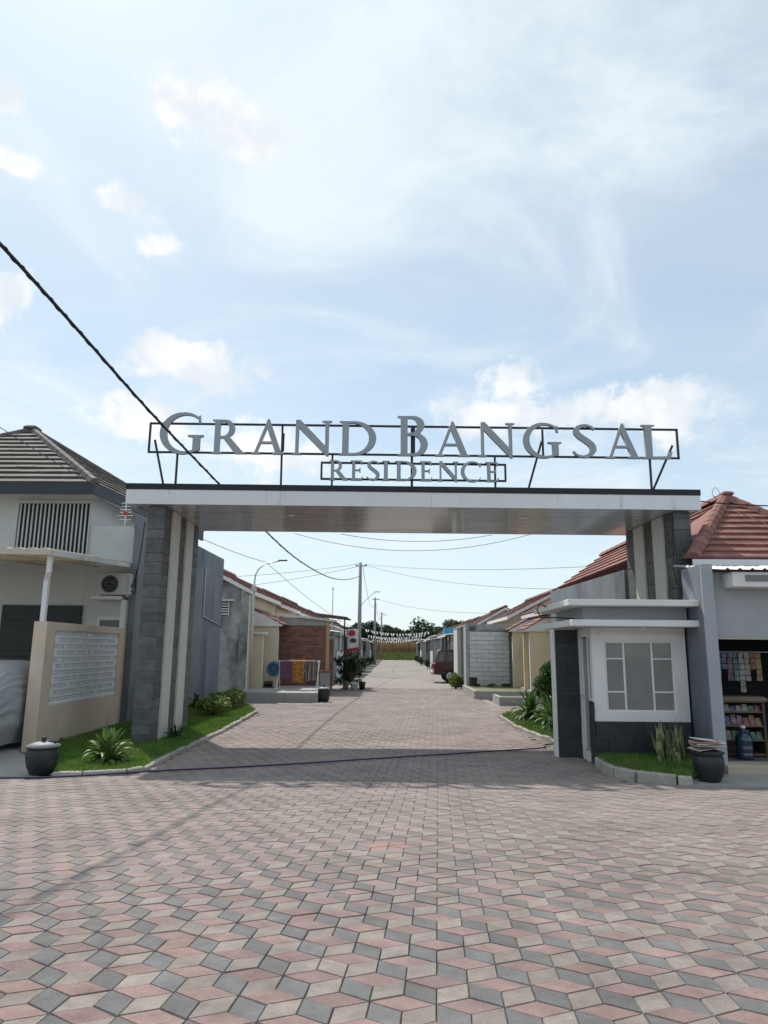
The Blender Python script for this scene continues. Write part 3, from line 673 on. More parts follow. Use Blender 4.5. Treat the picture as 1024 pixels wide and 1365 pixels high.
MB().hexa([(bwx(11.955) - .05, 11.955, .703), (bwx(11.955) - .04, 11.955, .703), (bwx(14.997) - .04, 14.997, .703), (bwx(14.997) - .05, 14.997, .703)], [(bwx(11.955) - .05, 11.955, 1.918), (bwx(11.955) - .04, 11.955, 1.918), (bwx(14.997) - .04, 14.997, 1.918), (bwx(14.997) - .05, 14.997, 1.918)]).build('slot_shade_sheet', pm('slot_shade', (.10, .105, .115), .9, .15), bw)  # dark sheet added behind the blocks, its colour stands for shade in the slots
rebase(bw, (-5.85, 11.6, 0))

# car under a silver cover
cv = thing('covered_car', 'car parked under a loose silver grey cover beside beige wall', 'car', (-6.95, 9.75, 0))
vv = []; ff = []; nu, nw = 110, 40
for j in range(nw + 1):
    t = j / nw; y = t * 4.1
    top = .95 + .45 * max(0, min(1, (t - .16) / .22)) if t < .62 else 1.40 - .5 * ((t - .62) / .38) ** 2
    top = top * min(1, .55 + t * 8) if t < .06 else top
    hw = .93 * (min(1, .72 + t * 4) if t < .07 else 1)
    for i in range(nu + 1):
        a = math.pi * i / nu; e = .38
        cx = math.copysign(abs(math.cos(a)) ** e, math.cos(a)); sz = abs(math.sin(a)) ** .55
        fold = (.034 * abs(math.sin(i * .55 + .5 * math.sin(j * .22))) + .014 * math.sin(i * 1.37 + j * .25)) * (1.05 - .8 * sz)
        tuck = 1 - .16 * (1 - sz) ** 3
        vv.append(((hw * tuck + fold) * cx, y + .035 * math.sin(i * .8) * (1 - t), .10 + (top - .10) * sz + .012 * math.sin(i * .5 + j * .8)))
for j in range(nw):
    for i in range(nu): a = j * (nu + 1) + i; ff.append((a, a + 1, a + nu + 2, a + nu + 1))
ff.append(tuple(range(nu + 1))); 
MB().add(vv, ff).build('cover', m_cover, cv, True)
for sx in (-.7, .7):
    for y in (.75, 3.3): MB().tube([(sx - .1, y, .31), (sx + .1, y, .31)], .31, 20).build('wheel', m_tyre, cv)

def urn(name, label, loc, r, h, lid):
    t = thing(name, label, 'urn', loc)
    MB().lathe([(r * .62, 0), (r * .72, .02), (r * .90, h * .3), (r, h * .62), (r * .96, h * .86), (r * .88, h * .94), (r * .98, h * .96), (r * 1.0, h), (r * .9, h), (r * .86, h * .93)], 28).build('body', m_pot, t, True)
    if lid:
        l = MB().lathe([(r * 1.0, h * 1.003), (r * 1.03, h + .015), (r * .6, h + .05), (r * .15, h + .065)], 28).build('lid', m_lid, t, True)
        MB().lathe([(.03, h + .06), (.025, h + .09), (.035, h + .12), (.01, h + .125)], 12).build('knob', m_pot, l, True)
    return t
u1 = urn('water_urn', 'black round urn with pale grey lid beside beige wall and lawn', (-4.60, 9.52, .01), .205, .345, True)
hd = MB().tube([(.06, 0, .40), (.18, .02, .40), (.23, .02, .46)], .016, 6).build('handle', m_pot, u1)
u2 = urn('water_urn', 'black round urn with papers on its lid before the shop', (4.02, 9.42, .035), .19, .345, False)
MB().lathe([(.195, .347), (.205, .357), (.10, .39), (.03, .395)], 28).build('lid', m_pot, u2, True)
rg = random.Random(5)
for i in range(7):
    p = MB().hexa([(-.19, -.13, 0), (.17, -.14, .004), (.18, .12, .012), (-.17, .13, 0)], [(-.19, -.13, .008), (.17, -.14, .012), (.18, .12, .02), (-.17, .13, .008)]).build('folded_paper', pm('paper%d' % (i % 4), [(.55, .53, .50), (.35, .22, .16), (.62, .62, .60), (.28, .27, .26)][i % 4], .8, .15), None)
    tag(p, ['pale folded sheet at bottom of the pile on black urn', 'brown cardboard sheet low in the pile on black urn', 'white folded sheet in the pile on black urn', 'grey sheet in middle of the pile on black urn', 'pale sheet above grey one in the urn pile', 'brown cardboard near top of the urn pile', 'topmost white sheet of the pile on black urn'][i], 'paper', 'papers piled on the urn')
    p.location = (4.0 + rg.uniform(-.04, .03), 9.42 + rg.uniform(-.03, .03), .440 + i * .015); p.rotation_euler = (rg.gauss(0, .03), rg.gauss(0, .05), rg.uniform(-.5, .5))

# ================================================================= GUARD POST
gp = thing('guard_post', 'white guard booth with divided window, dark stone base and flat double canopy', 'guard post')
kx0, kx1, ky0, ky1 = 3.0, 4.42, 10.85, 12.3
wx0, wx1, wz0, wz1 = 3.19, 4.235, .755, 1.80
MB().box(kx0, wx0, ky0, ky0 + .1, .62, 2.0).box(wx1, kx1, ky0, ky0 + .1, .62, 2.0).box(wx0, wx1, ky0, ky0 + .1, .62, wz0).box(wx0, wx1, ky0, ky0 + .1, wz1, 2.0).build('wall', m_white, gp)
MB().box(kx1 - .1, kx1, ky0 + .102, ky1, 0, 2.0).box(kx0, kx1 - .102, ky1 - .1, ky1, 0, 2.0).build('wall', m_white, gp)
MB().box(kx0, kx0 + .1, ky0 + .102, ky0 + .75, 1.86, 2.0).box(kx0, kx0 + .1, ky0 + .752, ky1 - .102, 0, 2.0).build('wall', m_white, gp)
box('floor', m_cement, gp, kx0 + .1, kx1 - .102, ky0 + .102, ky1 - .102, 0, .06)
bbx('lintel', m_white, gp, kx0 + .12, kx1 - .04, ky0 - .025, ky0 - .002, 1.90, 1.93, c=.004)
cx = [3.19, 3.485, 3.91, 4.235]; rz = [.755, 1.045, 1.535, 1.80]
wd = MB()
wd.box(wx0, wx0 + .03, ky0 + .02, ky0 + .07, wz0, wz1).box(wx1 - .03, wx1, ky0 + .02, ky0 + .07, wz0, wz1).box(wx0 + .03, wx1 - .03, ky0 + .02, ky0 + .07, wz0, wz0 + .03).box(wx0 + .03, wx1 - .03, ky0 + .02, ky0 + .07, wz1 - .03, wz1)
win = wd.build('window', m_white, gp)
for x in cx[1:3]: MB().box(x - .015, x + .015, ky0 + .025, ky0 + .065, wz0 + .03, wz1 - .03).build('mullion', m_white, win)
for a, b in ((wx0 + .03, cx[1] - .015), (cx[2] + .015, wx1 - .03)):
    for z in rz[1:3]: MB().box(a, b, ky0 + .028, ky0 + .062, z - .012, z + .012).build('mullion', m_white, win)
    for z0, z1 in ((wz0 + .03, rz[1] - .012), (rz[1] + .012, rz[2] - .012), (rz[2] + .012, wz1 - .03)): MB().box(a, b, ky0 + .043, ky0 + .049, z0, z1).build('pane', m_pane, win)
MB().box(cx[1] + .015, cx[2] - .015, ky0 + .043, ky0 + .049, wz0 + .03, wz1 - .03).build('pane', m_pane, win)
# stone base with tiles
MB().box(kx0 + .15, kx1 - .12, ky0 + .35, ky0 + .8, .72, .76).box(kx0 + .2, kx0 + .25, ky0 + .4, ky0 + .75, .06, .72).box(kx1 - .2, kx1 - .15, ky0 + .4, ky0 + .75, .06, .72).build('desk', pm('desk_wood', (.22, .14, .08), .6, .2), gp)
box('notice_board', pm('board', (.30, .31, .32), .8, .2), gp, kx0 + .7, kx0 + 1.15, ky1 - .125, ky1 - .105, 1.0, 1.5)
sb = MB().box(kx0 + .012, kx1 - .01, ky0 - .01, ky0 + .1, -.05, .617).box(kx0 - .008, kx0 + .1, ky0 + .102, ky0 + .24, -.05, .90).build('stone_base', m_mortar, gp)
for r in range(3):
    z0, z1 = -.03 + r * .216, -.03 + (r + 1) * .216; off = (r % 2) * .18; x = kx0 - off + .002
    while x < kx1 - .03:
        a, b = max(x, kx0 - .012), min(x + .36, kx1 - .004); x += .36
        if b - a > .04: stone(sb, 0, 'y-', a, b, z0, z1, ky0 - .01, m_stone_dk, .014)
for r in range(4): stone(sb, 0, 'x-', ky0 - .02, ky0 + .24, -.03 + r * .232, -.03 + (r + 1) * .232, kx0 - .008, m_stone_dk, .012)
# side window and door
sw = MB().box(kx0 + .02, kx0 + .03, ky0 + .13, ky0 + .235, .93, 1.83).build('window', m_glassdk, gp)
MB().box(kx0, kx0 + .06, ky0 + .235, ky0 + .265, .06, 1.857).box(kx0, kx0 + .06, ky0 + .102, ky0 + .128, .905, 1.857).box(kx0, kx0 + .06, ky0 + .13, ky0 + .233, 1.83, 1.857).box(kx0, kx0 + .06, ky0 + .13, ky0 + .233, .905, .93).build('frame', m_white, sw)
dr = MB().box(kx0 + .02, kx0 + .055, ky0 + .27, ky0 + .70, .14, 1.84).build('door', m_panelight, gp)
MB().box(kx0, kx0 + .07, ky0 + .70, ky0 + .75, .06, 1.857).box(kx0 + .005, kx0 + .06, ky0 + .27, ky0 + .30, .14, 1.84).box(kx0 + .005, kx0 + .06, ky0 + .60, ky0 + .64, .14, 1.84).build('frame', m_white, dr)
MB().tube([(kx0 + .0, ky0 + .60, .95), (kx0 - .05, ky0 + .60, .95), (kx0 - .05, ky0 + .52, .95)], .009, 6).build('handle', m_metal, dr)
bbx('door_step', m_white, gp, kx0 + .005, kx0 + .09, ky0 + .266, ky0 + .749, -.05, .13, c=.004)
# dark stone wing
wg = box('wing_wall', m_mortar, gp, 2.62, 2.985, 11.64, 11.80, -.05, 1.985)
for r in range(8):
    z0, z1 = -.03 + r * .252, -.03 + (r + 1) * .252 - (.002 if r < 7 else .01)
    if r % 2: stone(wg, 0, 'y-', 2.63, 2.81, z0, z1, 11.64, m_stone_dk, .014); stone(wg, 0, 'y-', 2.81, 2.99, z0, z1, 11.64, m_stone_dk, .014)
    else: stone(wg, 0, 'y-', 2.63, 2.99, z0, z1, 11.64, m_stone_dk, .014)
box('edge_trim', m_white, gp, 2.585, 2.617, 11.62, 11.81, -.05, 1.987)
# canopies
bbx('canopy', m_white, gp, 2.60, 4.48, 10.40, 12.6, 2.003, 2.10, c=.008)
bbx('parapet', m_greyw, gp, 2.86, 4.42, 10.72, 12.5, 2.102, 2.30, c=.005)
bbx('canopy', m_white, gp, 2.56, 4.50, 10.36, 13.0, 2.302, 2.395, c=.008)
MB().lathe([(.03, -.03), (.05, -.02), (.06, 0)], 12, (3.72, 10.62, 2.0)).build('lamp', m_white, gp, True)
MB().tube([(2.58, 11.9, 2.36), (2.46, 11.9, 2.42), (2.40, 11.9, 2.32), (2.45, 11.8, 2.18), (2.62, 11.4, 2.17), (2.78, 10.9, 2.13), (2.84, 10.6, 2.08)], .012, 6).build('cable', m_cable, gp)
rebase(gp, (3.0, 10.85, 0))

# ================================================================= RIGHT HOUSE WITH SHOP
hr = thing('house', 'grey house with red tiled hip roof and small open shop right of gate', 'house')
WX = 4.46
wwl = box('wing_wall', m_blue, hr, WX, WX + .13, 10.23, 10.9, -.05, 2.90); box('wall_end', m_bluelt, hr, WX - .004, WX + .165, 10.20, 10.228, -.05, 2.904)
MB().hexa([(4.92, 15.0, -.05), (5.07, 15.0, -.05), (5.07, 22.2, -.05), (4.92, 22.2, -.05)], [(4.92, 15.0, 3.36), (5.07, 15.0, 3.36), (5.07, 22.2, 3.46), (4.92, 22.2, 3.46)]).build('side_wall', m_blue, hr)
MB().box(WX + .17, 9.5, 10.35, 10.48, 1.86, 2.80).box(7.6, 9.5, 10.35, 10.48, .1, 1.858).build('front_wall', m_greyw, hr)
MB().box(WX + .17, 7.6, 10.33, 10.50, 1.83, 1.858).box(WX + .17, WX + .205, 10.33, 10.50, .152, 1.828).build('door_frame', pm('door_frame', (.42, .42, .38), .6, .1), hr)
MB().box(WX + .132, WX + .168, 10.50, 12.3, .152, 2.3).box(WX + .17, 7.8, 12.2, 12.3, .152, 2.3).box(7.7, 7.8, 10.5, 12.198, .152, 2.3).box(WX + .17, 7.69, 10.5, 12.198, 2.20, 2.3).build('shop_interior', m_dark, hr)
MB().bbox(4.50, 9.5, 9.94, 10.34, -.05, .15, .01).build('platform', pm('platform_tile', (.50, .42, .33), .6, .08, 3), hr)
MB().box(4.64, 7.69, 10.345, 12.19, -.05, .15).build('shop_floor', pm('shop_floor', (.16, .16, .17), .4, .1, 3), hr)
f0, fr, ap = Vector((5.06, 11.9, 3.20)), Vector((8.15, 11.9, 3.20)), Vector((6.62, 13.8, 4.66))
bl_, ab = Vector((5.42, 23.4, 3.66)), Vector((6.62, 22.2, 4.60)); b0 = Vector((5.42, 14.92, 3.70)); br_ = Vector((8.15, 23.4, 3.45))
core = MB().add([f0, fr, ap, bl_, ab, br_, b0], [(0, 1, 2), (3, 6, 0, 2, 4), (1, 5, 4, 2), (5, 3, 4)]).build('roof', m_tred, hr)
tile_face(core, m_tred, f0, fr, ap, ap, .225, .36, .05)
tile_face(core, m_tred, bl_, b0, ab, ap, .24, .45, .045)
up = Vector((0, 0, .06))
ridge_caps(core, m_tred, f0 + up + Vector((0, -.02, 0)), ap + up, .24, .26); ridge_caps(core, m_tred, fr + up, ap + up, .27, .24); ridge_caps(core, m_tred, ap + up, ab + up, .45, .26)
MB().bbox(6.53, 6.75, 13.65, 13.90, 4.70, 4.80, .04).build('roof_finial', m_tred, core)
MB().tube([(6.36 + .07 * math.cos(t * .45), 13.6 + .03 * math.sin(t * .9), 4.76 + .09 * math.sin(t * .45)) for t in range(24)] + [(6.40, 13.65, 4.62)], .005, 5).build('wire_loop', m_wire, core)
box('fascia', m_white, hr, 5.06, 9.0, 11.84, 11.88, 3.05, 3.19)
vv = []; ff = []
for i in range(101):
    x = 4.66 + i * .035; off = .03 if i % 5 == 2 else 0; vv += [(x, 9.95, 2.80 + off), (x, 11.83, 3.06 + off)]
for i in range(100): ff.append((2 * i, 2 * i + 2, 2 * i + 3, 2 * i + 1))
MB().add(vv, ff).build('awning_sheet', m_metal, hr)
bx_ = bbx('shutter_box', m_white, hr, 4.82, 8.2, 10.02, 10.34, 2.56, 2.775)
box('grey_plate', pm('sign_plate', (.20, .21, .21), .6, .1), hr, 5.0, 5.62, 10.005, 10.016, 2.64, 2.73)
MB().tube([(6.5, 13.2, 4.3), (6.75, 12.6, 3.95), (6.95, 12.2, 3.6), (6.97, 11.83, 3.3), (6.95, 11.8, 3.05)], .008, 5).build('wire', m_wire, hr)
rebase(hr, (4.6, 10.35, 0))

# shop goods
cs = thing('display_case', 'low wooden shop counter case with three shelves of packets', 'shelf', (4.84, 10.72, .152))
PW = .62
MB().box(0, .03, 0, .4, 0, .76).box(PW - .03, PW, 0, .4, 0, .76).box(.03, PW - .03, .36, .4, 0, .76).build('carcass', pm('case_wood', (.09, .065, .05), .6, .15), cs)
for z in (.02, .22, .42, .62): MB().box(.03, PW - .03, .01, .36, z, z + .02).build('shelf', pm('shelf_wood', (.14, .10, .07), .6, .15), cs)
MB().bbox(-.03, PW + .04, -.03, .42, .765, .85, .03).build('top_cloth', pm('top_cloth', (.21, .155, .11), .85, .15), cs)
pc = [(.20, .07, .05), (.22, .16, .06), (.06, .13, .07), (.06, .10, .17), (.22, .21, .19), (.14, .06, .10), (.05, .12, .13)]
pkm = [pm('packet%d' % i, c, .45, .3, 14, col2=tuple(min(.7, q * .6 + .12) for q in c), s2=14, lo2=.5, hi2=.6) for i, c in enumerate(pc)]
cn = ['red', 'yellow', 'green', 'blue', 'cream', 'purple', 'teal']; od = ['first', 'second', 'third', 'fourth', 'fifth', 'sixth']
rg = random.Random(11)
for si, (z, nm) in enumerate(((.24, 'bottom'), (.44, 'middle'), (.64, 'top'))):
    x = .05; i = 0
    for i in range(6):
        ww = .085; h = rg.uniform(.10, .15) * (.7 if si == 2 else 1); k = rg.randrange(7) if si != 0 else rg.choice((2, 2, 6, 4))
        p = MB().hexa([(0, 0, 0), (ww, 0, 0), (ww, .1, 0), (0, .1, 0)], [(.008, .03, h), (ww - .008, .03, h), (ww - .008, .07, h), (.008, .07, h)]).build('packet', pkm[k], None)
        p.location = (4.84 + .04 + i * .091, 10.76, .15 + z + .001); tag(p, '%s packet, %s from left on the %s shelf of shop counter' % (cn[k], od[i], nm), 'packet', 'packets on the shop shelves')
for i in range(9):
    k = rg.choice((0, 1, 3, 4, 4, 5, 6)); n = rg.randint(3, 5) + (3 if i == 5 else 0); st = thing('sachet_strip', '%s hanging sachet strip, %s from left in shop doorway' % (cn[k], ['first', 'second', 'third', 'fourth', 'fifth', 'longest and sixth', 'seventh', 'eighth', 'ninth'][i]), 'sachets', (4.78 + i * .085, 10.78, 1.64), 0, 'sachet strips hanging in the shop')
    me = MB().bbox(-.038, .038, -.006, .006, -.08, 0, .005).mesh('sachet', pkm[k])
    for q in range(n): o = link('sachet', me, st); o.location = (0, rg.uniform(-.006, .006), -.083 * q); o.rotation_euler = (rg.gauss(0, .08), 0, rg.gauss(0, .12))
bar = tag(MB().tube([(4.66, 10.78, 1.652), (6.4, 10.78, 1.652)], .008, 6).build('hanging_rail', m_metal), 'thin metal rail carrying the sachet strips in shop doorway', 'rail')
jg = thing('water_bottle', 'large blue water bottle standing before the shop counter', 'water bottle', (5.02, 10.52, .152)); jg.scale = (.86, .86, .95)
m_jug = pm('jug_blue', (.013, .035, .065), .15, .1, 3, spec=.6, coat=.4)
MB().lathe([(.12, 0), (.135, .02), (.135, .09), (.128, .10), (.135, .11), (.135, .19), (.128, .20), (.135, .21), (.135, .30), (.12, .34), (.05, .40), (.035, .41), (.035, .45)], 24).build('bottle', m_jug, jg, True)
MB().lathe([(.04, .445), (.04, .48), (.03, .485)], 16).build('cap', pm('cap_white', (.7, .7, .7), .5, .05), jg, True)

# ================================================================= PLANTS
def blade(L, wd, arch, fold, n=6, mat=None):
    v = []; f = []
    for i in range(n + 1):
        t = i / n; y = L * (t - .12 * arch * t * t); z = L * (t * .95 - arch * t * t) ; ww = wd * (math.sin(math.pi * (.12 + .86 * t)) ** .7) * (1 if t < 1 else .05)
        v += [(-ww, y * .75, z + fold * ww), (0, y * .75, z), (ww, y * .75, z + fold * ww)]
    for i in range(n):
        for k in (0, 1): a = i * 3 + k; f.append((a, a + 1, a + 4, a + 3))
    return MB().add(v, f).mesh('leaf', mat, True)
def rosette(name, label, loc, L, n, mat, wd=.03, seed=1, cat='plant', upright=0.):
    rg = random.Random(seed); t = thing(name, label, cat, loc); ms = [blade(L, wd, a, .4, 6, mat) for a in (.35, .55, .75, .95)]
    for i in range(n):
        q = i / n; k = min(3, int(q * 4)) if not upright else 0
        o = link('leaf', ms[k], t); o.rotation_euler = (R(-26 + (1 - q) * 62), rg.gauss(0, .08), i * 2.4 + rg.gauss(0, .25)); s = rg.uniform(.75, 1.15); o.scale = (s, s, s); o.location = (rg.gauss(0, .03), rg.gauss(0, .03), 0)
    return t
def tuft(n, R3, size, rg, dens=.5, squash=1):
    v = []; f = []
    for _ in range(n):
        while True:
            p = Vector((rg.uniform(-1, 1), rg.uniform(-1, 1), rg.uniform(-1, 1))); l = p.length
            if .05 < l < 1 and rg.random() < l ** dens: break
        p = Vector((p.x * R3[0], p.y * R3[1], p.z * R3[2])); s = size * rg.uniform(.6, 1.4); a = Vector((rg.gauss(0, 1), rg.gauss(0, 1), rg.gauss(0, .7))).normalized(); b = a.cross(Vector((rg.gauss(0, 1), rg.gauss(0, 1), rg.gauss(0, 1)))).normalized()
        o = len(v); v += [p - a * s, p - b * s * .42 , p + a * s, p + b * s * .42]; f.append((o, o + 1, o + 2, o + 3))
    return v, f
def shrub(name, label, loc, R3, n, size, mat, seed=1, lumps=5, group=None):
    rg = random.Random(seed); t = thing(name, label, 'shrub', loc, 0, group); mb = MB(); st = MB()
    for k in range(lumps):
        c = Vector((rg.uniform(-.5, .5) * R3[0], rg.uniform(-.5, .5) * R3[1], R3[2] * rg.uniform(.7, 1.35))); s = rg.uniform(.5, .75); v, f = tuft(n // lumps, (R3[0] * s, R3[1] * s, R3[2] * s), size, rg)
        mb.add([Vector(p) + c for p in v], f); st.tube([(rg.gauss(0, .03), rg.gauss(0, .03), 0), c * .5, c], [.015, .01, .005], 5)
    mb.build('foliage', mat, t, kind='stuff'); st.build('stem', m_bark, t); return t
rosette('strap_leaf_plant', 'pale green strap leaved plant on lawn before beige wall', (-4.05, 10.3, .04), .50, 80, pm('strap_leaf', (.12, .20, .055), .5, .2, 5, objvar=.35, trans=.25), .036, 1)
rosette('dark_rosette_plant', 'small dark leaved plant at foot of the left pillar strips', (-3.92, 13.0, .06), .30, 26, m_leafd, .02, 2)
rosette('strap_leaf_plant', 'green strap leaved clump on right lawn nearest the kerb', (3.18, 16.9, .06), .72, 60, m_leaf, .045, 3)
rosette('strap_leaf_plant', 'green strap leaved clump on right lawn beside tall bush', (3.45, 15.9, .06), .76, 60, m_leaf, .045, 4)
rosette('strap_leaf_plant', 'green strap leaved clump on right lawn next to dark stone wing', (3.42, 14.9, .06), .70, 56, m_leaf, .045, 5)
shrub('round_shrub', 'tall dense dark green bush behind the guard booth', (3.72, 17.0, .35), (.46, .45, .62), 9000, .035, pm('bush_green', (.05, .12, .028), .7, .3, 6, objvar=.1, trans=.2), 6, 9)
for i, (x, y, s, lb) in enumerate(((-4.35, 17.2, .30, 'yellow green round bush on left lawn nearest the pillar'), (-4.55, 19.2, .30, 'yellow green bush on left lawn, middle of three'), (-4.75, 21.2, .28, 'yellow green bush at far tip of left lawn'))):
    shrub('garden_bush', lb, (x, y, .06), (s * 1.35, s * 1.25, s * .8), 1500, .045, m_leafy, 20 + i, 6, 'bushes along the left lawn')
for i, (x, y) in enumerate(((-5.3, 17.6), (-5.35, 19.4))): rosette('broad_leaf_plant', ['broad leaved green plant against blue wall behind pillar', 'broad leaved green plant further along the blue wall'][i], (x, y, .06), .42, 16, m_leaf, .075, 30 + i)
# snake plant beside the booth
sp = thing('snake_plant', 'upright snake plant with pale edged leaves beside booth base', 'plant', (3.93, 10.3, .07)); rg = random.Random(9)
for i in range(36):
    L = rg.uniform(.30, .66); v = []; f = []; ph = rg.uniform(0, 6)
    for q in range(7):
        t = q / 6; ww = .025 * ((.7 + .6 * math.sin(math.pi * min(1, t * 1.1))) * (1 if t < .7 else max(.04, (1 - t) / .3))); b = .02 * math.sin(ph + t * 4); tw = t * .8
        v += [(-ww * math.cos(tw) + b, -ww * math.sin(tw), L * t), (b, .006, L * t), (ww * math.cos(tw) + b, ww * math.sin(tw), L * t)]
    for q in range(6):
        for k in (0, 1): f.append((q * 3 + k, q * 3 + k + 1, q * 3 + k + 4, q * 3 + k + 3))
    o = MB().add(v, f).build('leaf', m_snake, sp, True); o.location = (rg.uniform(-.2, .16), rg.uniform(-.1, .1), 0); o.rotation_euler = (rg.gauss(0, .14), rg.gauss(0, .16), rg.uniform(0, 6))

# hose across the forecourt
HP = [(-9.5, 8.3), (-7, 8.65), (-4.83, 8.98), (-4.04, 9.28), (-3.25, 9.77), (-1.85, 10.36), (-.15, 11.16), (1.41, 11.95), (2.5, 12.45), (2.66, 12.9), (3.0, 13.1)]
hp = []
for i in range(len(HP) - 1):
    p0, p1, p2, p3 = [Vector((*HP[max(0, min(len(HP) - 1, i + d))], .016)) for d in (-1, 0, 1, 2)]
    for t in (0, .25, .5, .75): hp.append(.5 * ((2 * p1) + (p2 - p0) * t + (2 * p0 - 5 * p1 + 4 * p2 - p3) * t * t + (3 * p1 - p0 - 3 * p2 + p3) * t ** 3) + Vector((0, .015 * math.sin(i * 3.3 + t * 5), 0)))
for q in hp: q.z += ramp(q.y)
tag(MB().tube(hp, .0115, 6).build('hose', m_hose), 'thin dark blue hose lying across the paving under the gate', 'hose')

# ================================================================= ROW HOUSES
def slope_rows(E0, E1, T0, T1, n, th=.05):
    """stepped tile courses between an eave line and a top line"""
    E0, E1, T0, T1 = map(Vector, (E0, E1, T0, T1)); mb = MB(); nr = (E1 - E0).cross(T0 - E0).normalized()
    if nr.z < 0: nr = -nr
    for i in range(n):
        a, b = i / n, min(1, (i + 1) / n + .03)
        p, q, r, s = E0.lerp(T0, a), E1.lerp(T1, a), E1.lerp(T1, b), E0.lerp(T0, b)
        mb.hexa([p, q, r, s], [p + nr * th, q + nr * th, r + nr * .01, s + nr * .01])
    return mb
def row_house(sx, y0, L, xf, xr, ze, zr, front, gable, label, group, eave=.32, porches=(), roofmat=None, gdz=0.):
    t = thing('row_house', label, 'house', (sx * xf, y0, 0), 0, group); rm = roofmat or m_tbrown
    dp = xr - xf; pitch = (zr - ze) / (dp + eave); zw = ze + eave * pitch          # wall height at the facade
    def X(x): return sx * x
    bxx = lambda n, mt, x0, x1, *a: box(n, mt, t, *sorted((X(x0), X(x1))), *a)
    bxx('front_wall', front, 0, .14, .002, L - .002, -.05, zw - .04)
    bxx('back_wall', front, 2 * dp - .14, 2 * dp, .002, L - .002, -.05, zw - .04)
    for y in (.0, L - .12):
        pl = [(0.145, -.05), (2 * dp - .145, -.05), (2 * dp - .145, zw - .05), (dp, zr - .08), (.145, zw - .05)]
        MB().hexa([(X(a), y + .01, b) for a, b in pl], [(X(a), y + .12, b) for a, b in pl]).build('gable_wall', gable, t)
    rf = slope_rows((X(-eave), -.12, ze), (X(-eave), L + .05, ze), (X(dp), -.12, zr), (X(dp), L + .05, zr), 9).build('roof', rm, t)
    slope_rows((X(2 * dp + eave), -.12, ze), (X(2 * dp + eave), L + .05, ze), (X(dp), -.12, zr), (X(dp), L + .05, zr), 9).build('back_slope', rm, rf)
    ridge_caps(rf, rm, (X(dp), -.15, zr + .05), (X(dp), L + .05, zr + .05), .5, .3, .08)
    for d in (0, 1):
        a, b = ((-eave, ze), (dp, zr)) if d == 0 else ((2 * dp + eave, ze), (dp, zr))
        MB().hexa([(X(a[0]), -.15, a[1] - .15), (X(a[0]), -.125, a[1] - .15), (X(b[0]), -.125, b[1] - .15), (X(b[0]), -.15, b[1] - .15)],
                  [(X(a[0]), -.15, a[1] - .01), (X(a[0]), -.125, a[1] - .01), (X(b[0]), -.125, b[1] - .01), (X(b[0]), -.15, b[1] - .01)]).build('barge_board', m_white, rf)
    bxx('eave_board', m_white, -eave, -eave + .025, -.1, L, ze - .15, ze - .01)
    d = bxx('door', pm('door_brown', (.10, .055, .035), .6, .15), -.02, -.002, L * .30, L * .30 + .85, .1, 2.05)
    bxx('window', m_glassdk, -.02, -.002, L * .55, L * .55 + 1.2, .85, 1.95)
    for (ya, yb, xo, zh, hi) in porches:       # projecting porch bay with a lean-to tile roof
        bxx('porch_wall', front, -xo, -.002, ya, ya + .12, -.05, zh)
        bxx('porch_column', front, -xo, -xo + .14, yb - .14, yb, -.05, zh)
        bxx('white_trim', m_white, -xo - .02, -xo - .002, ya - .01, ya + .13, .1, zh * .93)
        pr = slope_rows((X(-xo - .18), ya - .1, zh + .06), (X(-xo - .18), yb + .1, zh + .06), (X(-.003), ya - .1, zh + .06 + hi), (X(-.003), yb + .1, zh + .06 + hi), 4, .045).build('porch_roof', m_tred, t)
        pl = [(-xo - .16, zh + .003), (-.01, zh + .003), (-.01, zh + hi), (-xo - .16, zh + .05)]
        MB().hexa([(X(a), ya - .08, b) for a, b in pl], [(X(a), ya - .04, b) for a, b in pl]).build('barge_board', m_cream if False else m_white, pr)
    return t
# left row
lh = row_house(-1, 24.4, 6.2, 5.2, 7.1, 3.62, 4.72, m_cream, m_conc, 'nearest left row house with stained grey gable wall and cream porch', 'houses of the left row', .25, ((1.1, 3.2, 1.0, 2.42, .62),), m_tred)
L0 = lambda n, mt, *a: box(n, mt, lh, a[0] + 5.2, a[1] + 5.2, a[2] - 24.4, a[3] - 24.4, a[4], a[5])
vw = L0('vent_window', m_dark, -6.12, -5.78, 24.39, 24.405, 2.75, 3.20)
for k in range(5): MB().box(-.93, -.57, -.03, -.012, 2.77 + k * .09, 2.815 + k * .09).build('slat', m_white, vw)
MB().box(-.95, -.925, -.035, -.01, 2.73, 3.22).box(-.575, -.55, -.035, -.01, 2.73, 3.22).build('frame', m_white, vw)
L0('vent_hood', m_white, -6.2, -5.55, 24.10, 24.39, 3.24, 3.28)
L0('corner_strip', m_cream, -5.06, -4.90, 24.42, 24.56, -.05, 3.45)
L0('gable_return', m_conc, -5.35, -5.062, 24.395, 24.50, -.05, 3.52)
L0('edge_line', m_white, -5.06, -5.02, 24.38, 24.418, -.05, 3.48)
L0('wing_wall', m_cream, -5.04, -4.66, 24.95, 25.07, .2, 2.12); L0('wing_cap', m_white, -5.06, -4.50, 24.85, 25.2, 2.122, 2.20)
L0('plinth', m_cement, -5.1, -2.38, 22.42, 26.8, -.05, .28)
L0('wall_tap_post', m_white, -4.655, -4.62, 24.96, 25.06, .2, 2.118)
names_l = ['second left row house behind the brick extension', 'third left row house with pale gable', 'fourth left row house with brown roof', 'fifth left row house with brown roof', 'sixth left row house far down street', 'seventh left row house far down street', 'eighth left row house far down street', 'ninth left row house far down street', 'tenth left row house far down street', 'eleventh left row house near the field', 'last left row house beside the corn field']
